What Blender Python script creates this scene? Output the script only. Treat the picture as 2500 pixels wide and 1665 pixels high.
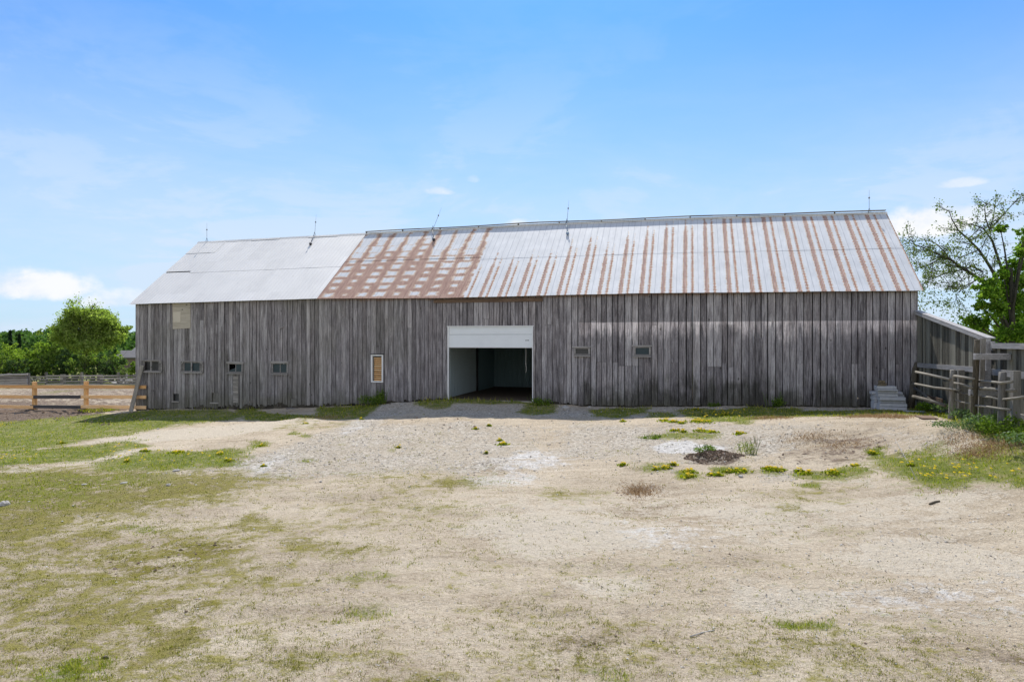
import bpy, math, random
import numpy as np
from mathutils import Vector, Matrix
R = math.radians
for o in list(bpy.data.objects): bpy.data.objects.remove(o)
scene = bpy.context.scene
COL = scene.collection
ZC = 3.2                                   # height of the camera above world zero
# ------------------------------------------------------------------ camera
cam_d = bpy.data.cameras.new('camera'); cam = bpy.data.objects.new('camera', cam_d); COL.objects.link(cam)
cam.location = (0, 0, ZC); cam.rotation_euler = (R(90), 0, 0)
cam_d.lens = 24; cam_d.sensor_width = 36; cam_d.clip_start = 0.1; cam_d.clip_end = 9000
scene.camera = cam
# ------------------------------------------------------------------ light
SUN_EL, SUN_AZ = 52.0, 3.0                 # azimuth clockwise from +Y
EXPOSURE = 0.60
sv = Vector((math.sin(R(SUN_AZ))*math.cos(R(SUN_EL)), math.cos(R(SUN_AZ))*math.cos(R(SUN_EL)), math.sin(R(SUN_EL))))
sd = bpy.data.lights.new('sun', 'SUN'); sd.energy = 3.7; sd.angle = R(0.5); sd.color = (1.0, 0.95, 0.88)
sun = bpy.data.objects.new('sun', sd); COL.objects.link(sun)
sun.rotation_euler = sv.to_track_quat('Z', 'Y').to_euler(); sun.location = (0, 0, 60)
scene.view_settings.view_transform = 'Standard'; scene.view_settings.look = 'None'
scene.view_settings.exposure = EXPOSURE; scene.view_settings.gamma = 1.0
scene.render.engine = 'CYCLES'

# ------------------------------------------------------------------ node helper
class NT:
    def __init__(s, tree):
        s.t = tree; s.N = tree.nodes; s.L = tree.links
    def put(s, sock, v):
        if isinstance(v, bpy.types.NodeSocket): s.L.new(v, sock)
        elif v is not None:
            if sock.type == 'RGBA' and len(v) == 3: v = (*v, 1)
            sock.default_value = v
    def m(s, op, a, b=0.0, c=0.0, clamp=False):
        n = s.N.new('ShaderNodeMath'); n.operation = op; n.use_clamp = clamp
        for i, v in enumerate((a, b, c)): s.put(n.inputs[i], v)
        return n.outputs[0]
    def add(s, a, b): return s.m('ADD', a, b)
    def sub(s, a, b): return s.m('SUBTRACT', a, b)
    def mul(s, a, b): return s.m('MULTIPLY', a, b)
    def ss(s, v, a, b, lo=0.0, hi=1.0):            # smooth step from a to b
        n = s.N.new('ShaderNodeMapRange'); n.interpolation_type = 'SMOOTHSTEP'
        s.put(n.inputs[0], v); n.inputs[1].default_value = a; n.inputs[2].default_value = b
        n.inputs[3].default_value = lo; n.inputs[4].default_value = hi
        return n.outputs[0]
    def mix(s, f, a, b, mode='MIX'):
        n = s.N.new('ShaderNodeMix'); n.data_type = 'RGBA'; n.blend_type = mode; n.clamp_factor = True
        s.put(n.inputs[0], f); s.put(n.inputs[6], a); s.put(n.inputs[7], b)
        return n.outputs[2]
    def noise(s, vec, scale, detail=4, rough=0.55, dist=0.0):
        n = s.N.new('ShaderNodeTexNoise'); s.put(n.inputs['Vector'], vec)
        n.inputs['Scale'].default_value = scale; n.inputs['Detail'].default_value = detail
        n.inputs['Roughness'].default_value = rough; n.inputs['Distortion'].default_value = dist
        return n.outputs[0]
    def vor(s, vec, scale, out='Color', feat='F1'):
        n = s.N.new('ShaderNodeTexVoronoi'); n.feature = feat; s.put(n.inputs['Vector'], vec)
        n.inputs['Scale'].default_value = scale
        return n.outputs[out]
    def vm(s, vec, mul=(1, 1, 1), add=(0, 0, 0)):
        n = s.N.new('ShaderNodeMapping'); s.put(n.inputs[0], vec)
        n.inputs['Scale'].default_value = mul; n.inputs['Location'].default_value = add
        return n.outputs[0]
    def coord(s, which='Object'):
        return s.N.new('ShaderNodeTexCoord').outputs[which]
    def sep(s, v):
        n = s.N.new('ShaderNodeSeparateXYZ'); s.put(n.inputs[0], v); return n.outputs
    def comb(s, x, y, z):
        n = s.N.new('ShaderNodeCombineXYZ')
        for i, v in enumerate((x, y, z)): s.put(n.inputs[i], v)
        return n.outputs[0]
    def attr(s, name):
        n = s.N.new('ShaderNodeAttribute'); n.attribute_name = name; return n.outputs['Fac']
    def ramp(s, f, pts):
        n = s.N.new('ShaderNodeValToRGB'); s.put(n.inputs[0], f); cr = n.color_ramp
        while len(cr.elements) < len(pts): cr.elements.new(0.5)
        for e, (p, c) in zip(cr.elements, pts): e.position = p; e.color = (*c, 1)
        return n.outputs[0]
    def bump(s, h, strength=0.5, dist=0.02, normal=None):
        n = s.N.new('ShaderNodeBump'); n.inputs['Strength'].default_value = strength
        n.inputs['Distance'].default_value = dist; s.put(n.inputs['Height'], h)
        if normal is not None: s.put(n.inputs['Normal'], normal)
        return n.outputs[0]

def new_mat(name):
    m = bpy.data.materials.new(name); m.use_nodes = True
    nt = NT(m.node_tree); b = m.node_tree.nodes['Principled BSDF']
    def fin(color=None, rough=0.85, metal=0.0, normal=None, spec=None):
        if color is not None: nt.put(b.inputs['Base Color'], color)
        nt.put(b.inputs['Roughness'], rough); nt.put(b.inputs['Metallic'], metal)
        if normal is not None: nt.put(b.inputs['Normal'], normal)
        if spec is not None: nt.put(b.inputs['Specular IOR Level'], spec)
        return m
    return m, nt, fin

# ------------------------------------------------------------------ sky
world = bpy.data.worlds.new('World'); scene.world = world; world.use_nodes = True
w = NT(world.node_tree); bg = world.node_tree.nodes['Background']
sk = w.N.new('ShaderNodeTexSky'); sk.sky_type = 'NISHITA'; sk.sun_disc = False
sk.sun_elevation = R(SUN_EL); sk.sun_rotation = R(SUN_AZ); sk.air_density = 1.0; sk.dust_density = 0.6; sk.ozone_density = 2.0
dirv = w.coord('Generated')
dx, dy, dz = w.sep(dirv)[:3]
az = w.m('ARCTAN2', dx, dy); el = w.m('ARCSINE', dz)
skycol = w.mix(1.0, sk.outputs[0], (0.27, 0.62, 0.98), 'MULTIPLY')
# thin high cloud, denser towards the horizon
elp = w.m('MAXIMUM', dz, 0.02)
pl = w.comb(w.m('DIVIDE', dx, w.add(elp, 0.12)), w.m('DIVIDE', dy, w.add(elp, 0.12)), 0.0)
n1 = w.noise(w.vm(pl, (1.0, 1.6, 1)), 0.9, 7, 0.6, 0.6)
n2 = w.noise(w.vm(dirv, (1, 1, 2.2), (3.1, 0, 0)), 2.2, 6, 0.6, 0.4)
base_v = w.ss(el, 0.50, 0.05)
n3 = w.noise(w.vm(dirv, (1, 1, 3.0), (7.7, 1, 0)), 4.6, 8, 0.62, 0.9)
cir = w.mul(w.ss(w.add(w.add(w.mul(n1, 0.35), w.mul(n2, 0.45)), w.mul(n3, .30)), 0.43, 0.62), w.add(w.mul(base_v, 0.78), 0.04))
veil = w.m('MULTIPLY', w.m('POWER', base_v, 1.05), 0.70)
thin = w.m('MAXIMUM', cir, veil)
thin = w.m('MINIMUM', w.add(thin, w.mul(cir, 0.22)), 0.93)
WHITE = (8.6, 9.4, 10.4)
skc = w.mix(thin, skycol, (4.15, 4.9, 5.85))
# broad broken cloud added behind the viewer, unseen, as fill for the shaded wall
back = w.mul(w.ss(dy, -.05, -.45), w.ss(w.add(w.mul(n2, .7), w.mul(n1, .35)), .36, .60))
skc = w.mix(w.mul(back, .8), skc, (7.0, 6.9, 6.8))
# small cumulus low in the sky
nc = w.noise(w.vm(dirv, (1, 1, 1.5)), 17.0, 6, 0.6, 0.2)
def puff(px, py, a, b, s):
    u0 = math.atan2((px-1250)/1666.7, 1); v0 = math.atan((832.5-py)/1666.7*math.cos(u0))
    du = w.m('DIVIDE', w.sub(az, u0), a/1666.7); dv = w.m('DIVIDE', w.sub(el, v0), b/1666.7)
    flat = w.m('MULTIPLY', w.m('MINIMUM', dv, 0.0), 0.9)
    dv = w.add(dv, flat)
    r2 = w.add(w.mul(du, du), w.mul(dv, dv))
    d = w.add(w.sub(1.0, r2), w.mul(w.sub(nc, 0.5), 2.3))
    return w.mul(w.ss(d, 0.05, .95), s)
pf = None
for a in [(70, 706, 140, 48, .95), (290, 738, 100, 34, .7), (2255, 552, 100, 52, 1.0), (2340, 535, 100, 34, .6), (1074, 470, 50, 16, .6),
          (1290, 552, 70, 22, .8), (2345, 450, 50, 15, .5), (1155, 440, 22, 16, .3), (2330, 690, 80, 34, .4), (-250, 640, 160, 40, .8), (2800, 600, 200, 50, .8)]:
    v = puff(*a); pf = v if pf is None else w.m('MAXIMUM', pf, v)
skc = w.mix(pf, skc, w.mix(w.ss(nc, 0.35, 0.62), (4.9, 5.3, 5.9), (5.9, 5.95, 6.1)))
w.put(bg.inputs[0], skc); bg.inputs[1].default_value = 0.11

# ------------------------------------------------------------------ numpy noise
_rng = np.random.default_rng(7)
_T = _rng.random((256, 256))
def vnoise(x, y):
    x = np.asarray(x, float); y = np.asarray(y, float)
    xi = np.floor(x).astype(int); yi = np.floor(y).astype(int)
    fx = x-xi; fy = y-yi; fx = fx*fx*(3-2*fx); fy = fy*fy*(3-2*fy)
    a = _T[xi & 255, yi & 255]; b = _T[(xi+1) & 255, yi & 255]; c = _T[xi & 255, (yi+1) & 255]; d = _T[(xi+1) & 255, (yi+1) & 255]
    return (a*(1-fx)+b*fx)*(1-fy)+(c*(1-fx)+d*fx)*fy
def fbm(x, y, sc=1.0, octv=4, off=0.0):
    s = 0; a = 1; t = 0
    x = np.asarray(x, float)*sc+off+31.7; y = np.asarray(y, float)*sc+off*1.7+11.3
    for i in range(octv):
        s = s+a*vnoise(x, y); t += a; a *= 0.5
        x, y = (x*0.8-y*0.6)*2.03+5.1, (x*0.6+y*0.8)*2.03+9.7
    return s/t

# ------------------------------------------------------------------ layout of the barn (metres; camera at the origin)
F = 1666.67; DR = 24.3
W0 = np.array([-.7426*DR, 1.35*DR]); W1 = np.array([.593*DR, DR])
LEN = float(np.linalg.norm(W1-W0)); U = (W1-W0)/LEN; NB = np.array([-U[1], U[0]])     # NB points behind the wall
ANG = math.atan2(U[1], U[0])
HALF = 4.52
def ray(px, py): return (px-1250)/F, -(py-832.5)/F
def wp(px, py, d=0.0):
    """where the sight line of a photo pixel meets the plane d metres behind the front wall: (s along wall, world z)"""
    rx, rz = ray(px, py); O = W0+NB*d
    # O + s*U = Y*(rx,1)
    s = (O[1]*rx-O[0])/(U[0]-U[1]*rx); Y = O[1]+s*U[1]
    return s, ZC+rz*Y
def sd2w(s, d): p = W0+U*s+NB*d; return float(p[0]), float(p[1])
_pz = [(-40, -4.3), (-12, -3.85), (-6, -3.5), (0, -3.3), (5, -3.15), (10, -2.92), (13.5, -2.66), (15.3, -2.5), (17.5, -2.46), (19.6, -2.5), (21, -2.58), (23, -2.62), (27, -2.5), (31, -2.42), (34, -2.36)]
def hw(s): return ZC+float(np.interp(s, [p[0] for p in _pz], [p[1] for p in _pz]))
def zeave(s): return ZC+1.87+float(np.interp(s/LEN, [0, .29, .47, .7, 1], [0, .11, .05, .10, 0.02]))
def zridge(s): return ZC+5.30+float(np.interp(s/LEN, [0, .2, .55, .78, 1], [0, .05, .15, .12, 0.0]))

# ------------------------------------------------------------------ terrain
cp = []
for s, z in _pz:
    if s > -20: x, y = sd2w(s, 0); cp.append((x, y, z))
for s, d, z in [(0, -4, -3.42), (3.5, -3.4, -3.25), (9, -3.3, -3.06), (14, -3.2, -2.86), (18, -3.1, -2.74), (23, -3.2, -2.68), (29, -3.2, -2.42), (16, 5, -2.9), (4, 6, -3.6), (28, 6, -2.8), (5, 14, -4), (25, 14, -3.2), (-8, 6, -4.0)]:
    x, y = sd2w(s, d); cp.append((x, y, z))
cp += [(-9, 3, -3.45), (0, 2, -3.25), (9, 3, -3.2), (-9, 8, -3.42), (-4, 7, -3.3), (2, 7, -3.22), (7, 8, -3.15), (0, 12, -3.2), (-10, 14, -3.42), (5, 12, -3.12),
       (-4, 16, -3.25), (2, 16, -3.1), (6.5, 15, -2.95), (9.5, 12, -2.82), (12, 9, -2.8), (9, 17, -2.62), (8, 20, -2.45), (12.2, 18.5, -2.15), (11.6, 16.5, -2.05), (11.2, 14.3, -2.3), (15, 13, -2.1),
       (-14, 22, -3.42), (-18, 27, -3.5), (-24, 31, -3.68), (-30, 22, -3.8), (-22, 12, -3.6), (16, 20, -2.2), (20, 26, -2.5), (3, 20, -2.88), (-5, 22, -3.02), (-10, 24, -3.2),
       (-30, 50, -4.15), (-40, 60, -4.4), (-32, 75, -4.85), (-44, 75, -4.8), (-60, 78, -4.9), (-70, 40, -4.5), (40, 50, -3.2), (70, 40, -3.0), (30, 34, -2.7), (0, 60, -4.5), (-50, 95, -5.2), (0, 100, -5.5), (60, 100, -4), (40, -10, -3), (-40, -10, -3.8), (0, -15, -3.2)]
CP = np.array(cp); _c2 = 2.0**2
def _phi(a, b): return np.sqrt((a[:, None, 0]-b[None, :, 0])**2+(a[:, None, 1]-b[None, :, 1])**2+_c2)
_A = _phi(CP, CP)-0.0; _n = len(CP)
_M = np.zeros((_n+1, _n+1)); _M[:_n, :_n] = _A+np.eye(_n)*-0.02; _M[:_n, _n] = 1; _M[_n, :_n] = 1
_W = np.linalg.solve(_M, np.append(CP[:, 2], 0))
def H(x, y, relief=True):
    x = np.atleast_1d(np.asarray(x, float)); y = np.atleast_1d(np.asarray(y, float)); out = np.empty(x.shape)
    P = np.stack([np.clip(x, -90, 90), np.clip(y, -25, 110)], -1).reshape(-1, 2); o = np.empty(len(P))
    for i in range(0, len(P), 40000): o[i:i+40000] = _phi(P[i:i+40000], CP)@_W[:-1]+_W[-1]
    z = o.reshape(x.shape)
    far = np.clip((np.hypot(x, y)-110)/160, 0, 1); z = z*(1-far)+(-6.5)*far
    # far low hill on the horizon
    z = z+np.clip((y-260)/500, 0, 1)**1.3*10*(0.6+0.8*fbm(x, y, 1/260., 3))
    if relief:
        near = 1/(1+(np.hypot(x, y)/60)**2)
        z = z+((fbm(x, y, .45, 3, 4)-.5)*.16+(fbm(x, y, 2.2, 3, 9)-.5)*.07+(fbm(x, y, 6, 3, 2)-.5)*.045)*near
        # brown churned paddock behind the new fence
        s = (x-W0[0])*U[0]+(y-W0[1])*U[1]; d = (x-W0[0])*NB[0]+(y-W0[1])*NB[1]
        churn = np.clip((-s-.3)/1.5, 0, 1)*np.clip((d+2.2)/1.5, 0, 1)*np.clip((30-d)/10, 0, 1)
        z = z+churn*((fbm(x, y, 1.1, 4, 5)-.5)*.45)
        # tyre ruts running across the yard
        v = y-0.012*(x+2)**2
        for c0, wd, a in ((7.9, .20, .05), (9.5, .22, .055), (12.5, .28, .05), (14.3, .28, .05), (16.6, .3, .05)):
            z = z-a*np.exp(-((v-c0-(fbm(x, y*0, .2, 2, c0)-.5)*1.2)/wd)**2)*np.clip((fbm(x, y, .3, 2, c0+3)-.3)*3, 0, 1)
        # small heap of dug soil and a low bank of old concrete left of the door
        for mx, my, rx_, ry_, h in HEAPS:
            q = ((x-mx)/rx_)**2+((y-my)/ry_)**2
            z = z+h*np.exp(-q*1.6)*(.55+.9*fbm(x, y, 4, 3, 3))
    foot = (lambda s, d: np.clip(np.minimum(np.minimum(s-.05, LEN-.05-s), np.minimum(d-.15, 2*HALF-d))*6, 0, 1))(
        (x-W0[0])*U[0]+(y-W0[1])*U[1], (x-W0[0])*NB[0]+(y-W0[1])*NB[1])
    z = z-foot*.25
    return z+ZC
HEAPS = []
def G(px, py, relief=False):
    """ground point under a photo pixel"""
    rx, rz = ray(px, py)
    t = np.concatenate([np.arange(3, 60, .05), np.arange(60, 300, .5)])
    z = H(t*rx, t, relief); k = np.nonzero(z >= ZC+rz*t)[0]
    k = k[0] if len(k) else len(t)-1
    return float(t[k]*rx), float(t[k]), float(z[k])
def gz(x, y): return float(H(x, y)[0])
gx, gy, _ = G(1744, 1118); HEAPS.append((gx, gy, .75, .45, .24))
gx, gy, _ = G(960, 992); HEAPS.append((gx, gy+.2, 1.2, .7, .12))
gx, gy, _ = G(730, 1026); HEAPS.append((gx, gy, .8, .4, .10))
gx, gy, _ = G(1990, 1058); HEAPS.append((gx, gy, 3.2, 1.3, .10))
# ------------------------------------------------------------------ mesh helpers
def link(o, parent=None):
    COL.objects.link(o)
    if parent is not None: o.parent = parent
    return o
def tag(o, label=None, cat=None, group=None, kind=None):
    if label: o['label'] = label
    if cat: o['category'] = cat
    if group: o['group'] = group
    if kind: o['kind'] = kind
    return o
def empty(name, loc=(0, 0, 0), rz=0.0, **k):
    o = bpy.data.objects.new(name, None); o.location = loc; o.rotation_euler = (0, 0, rz); o.empty_display_size = .3
    return tag(link(o), **k)
def npmesh(name, V, Fc, mat, parent=None, fattr=None, vattr=None, smooth=False):
    V = np.asarray(V, np.float32); Fc = np.asarray(Fc, np.int32); nf, k = Fc.shape
    me = bpy.data.meshes.new(name); me.vertices.add(len(V)); me.vertices.foreach_set('co', V.ravel())
    me.loops.add(nf*k); me.loops.foreach_set('vertex_index', Fc.ravel())
    me.polygons.add(nf); me.polygons.foreach_set('loop_start', np.arange(0, nf*k, k, dtype=np.int32))
    me.polygons.foreach_set('loop_total', np.full(nf, k, np.int32))
    me.polygons.foreach_set('use_smooth', np.full(nf, bool(smooth)))
    for nm, a in (fattr or {}).items():
        me.attributes.new(nm, 'FLOAT', 'FACE').data.foreach_set('value', np.asarray(a, np.float32))
    for nm, a in (vattr or {}).items():
        me.attributes.new(nm, 'FLOAT', 'POINT').data.foreach_set('value', np.asarray(a, np.float32))
    me.update(calc_edges=True); me.validate()
    me.materials.append(mat)
    return link(bpy.data.objects.new(name, me), parent)
class MB:
    def __init__(s): s.v = []; s.f = []; s.r = []
    def hexa(s, p, rnd=0.5):                      # p: 8 corners, bottom four then top four
        b = len(s.v); s.v += [tuple(q) for q in p]
        s.f += [tuple(b+i for i in q) for q in ((0, 3, 2, 1), (4, 5, 6, 7), (0, 1, 5, 4), (1, 2, 6, 5), (2, 3, 7, 6), (3, 0, 4, 7))]
        s.r += [rnd]*6; return s
    def box(s, x0, x1, y0, y1, z0, z1, rnd=0.5):
        return s.hexa([(x0, y0, z0), (x1, y0, z0), (x1, y1, z0), (x0, y1, z0), (x0, y0, z1), (x1, y0, z1), (x1, y1, z1), (x0, y1, z1)], rnd)
    def bar(s, p, q, wx, wy, up=(0, 0, 1), rnd=0.5):  # box beam from p to q
        p = Vector(p); q = Vector(q); d = (q-p).normalized(); u = Vector(up); a = d.cross(u)
        if a.length < 1e-3: a = d.cross(Vector((0, 1, 0)))
        a.normalize(); b = a.cross(d).normalized(); a *= wx/2; b *= wy/2
        return s.hexa([p-a-b, p+a-b, p+a+b, p-a+b, q-a-b, q+a-b, q+a+b, q-a+b], rnd)
    def tube(s, path, rad, n=8, rnd=0.5, cap=True, wob=0.0, rg=None):
        path = [Vector(p) for p in path]; b0 = len(s.v); m = len(path)
        for i, p in enumerate(path):
            d = (path[min(i+1, m-1)]-path[max(i-1, 0)]).normalized()
            a = d.cross(Vector((0.13, 0.21, 1))) if abs(d.z) < .9 else d.cross(Vector((0, 1, 0)))
            a.normalize(); b = a.cross(d); r = rad[i] if hasattr(rad, '__len__') else rad
            for k in range(n):
                t = 2*math.pi*k/n; rr = r*(1+(rg.uniform(-wob, wob) if rg else 0))
                s.v.append(tuple(p+a*(rr*math.cos(t))+b*(rr*math.sin(t))))
        for i in range(m-1):
            for k in range(n):
                s.f.append((b0+i*n+k, b0+i*n+(k+1) % n, b0+(i+1)*n+(k+1) % n, b0+(i+1)*n+k)); s.r.append(rnd)
        if cap:
            for i, rv in ((0, 1), (m-1, 0)):
                c = len(s.v); s.v.append(tuple(path[i]))
                for k in range(n):
                    t = (b0+i*n+k, b0+i*n+(k+1) % n, c); s.f.append(t if not rv else t[::-1]); s.r.append(rnd+(.3 if False else 0))
        return s
    def build(s, name, mat, parent=None, bevel=0.0, smooth=False, **k):
        me = bpy.data.meshes.new(name); me.from_pydata(s.v, [], s.f); me.update()
        me.attributes.new('rnd', 'FLOAT', 'FACE').data.foreach_set('value', np.asarray(s.r, np.float32))
        if smooth: me.polygons.foreach_set('use_smooth', np.ones(len(s.f), bool))
        me.materials.append(mat)
        o = link(bpy.data.objects.new(name, me), parent)
        if bevel:
            md = o.modifiers.new('b', 'BEVEL'); md.width = bevel; md.segments = 2; md.limit_method = 'ANGLE'
        return tag(o, **k)

# ------------------------------------------------------------------ ground patches (outlines laid on the ground)
def inpoly(x, y, P):
    c = np.zeros(x.shape, bool); n = len(P)
    for i in range(n):
        x0, y0 = P[i]; x1, y1 = P[(i+1) % n]
        if y0 == y1: continue
        c ^= ((y0 > y) != (y1 > y)) & (x < (x1-x0)*(y-y0)/(y1-y0)+x0)
    return c
def sdist(x, y, P):
    d = np.full(x.shape, 1e9); n = len(P)
    for i in range(n):
        x0, y0 = P[i]; ex, ey = P[(i+1) % n][0]-x0, P[(i+1) % n][1]-y0
        t = np.clip(((x-x0)*ex+(y-y0)*ey)/(ex*ex+ey*ey+1e-9), 0, 1)
        d = np.minimum(d, np.hypot(x-x0-t*ex, y-y0-t*ey))
    return np.where(inpoly(x, y, P), d, -d)
def Z1(pts): return [(x*.29724, 960+y*.29724) for x, y in pts]       # outlines noted on enlarged crops
def Z2(pts): return [(2050+x*.19108, 960+y*.19108) for x, y in pts]
def Z3(pts): return [(600+x*.29724, 960+y*.29724) for x, y in pts]
def Z4(pts): return [(1500+x*.25478, 980+y*.25478) for x, y in pts]
def Z5(pts): return [(x*.29724, 1300+y*.29724) for x, y in pts]
def E(cx, cy, rx, ry): return [(cx+rx*math.cos(a*.628)*(1+.25*math.sin(a*2.7+cx)), cy+ry*math.sin(a*.628)*(1+.25*math.cos(a*1.9+cy))) for a in range(10)]
def D1(pts): return [(x*1.062, y*1.062) for x, y in pts]
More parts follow.
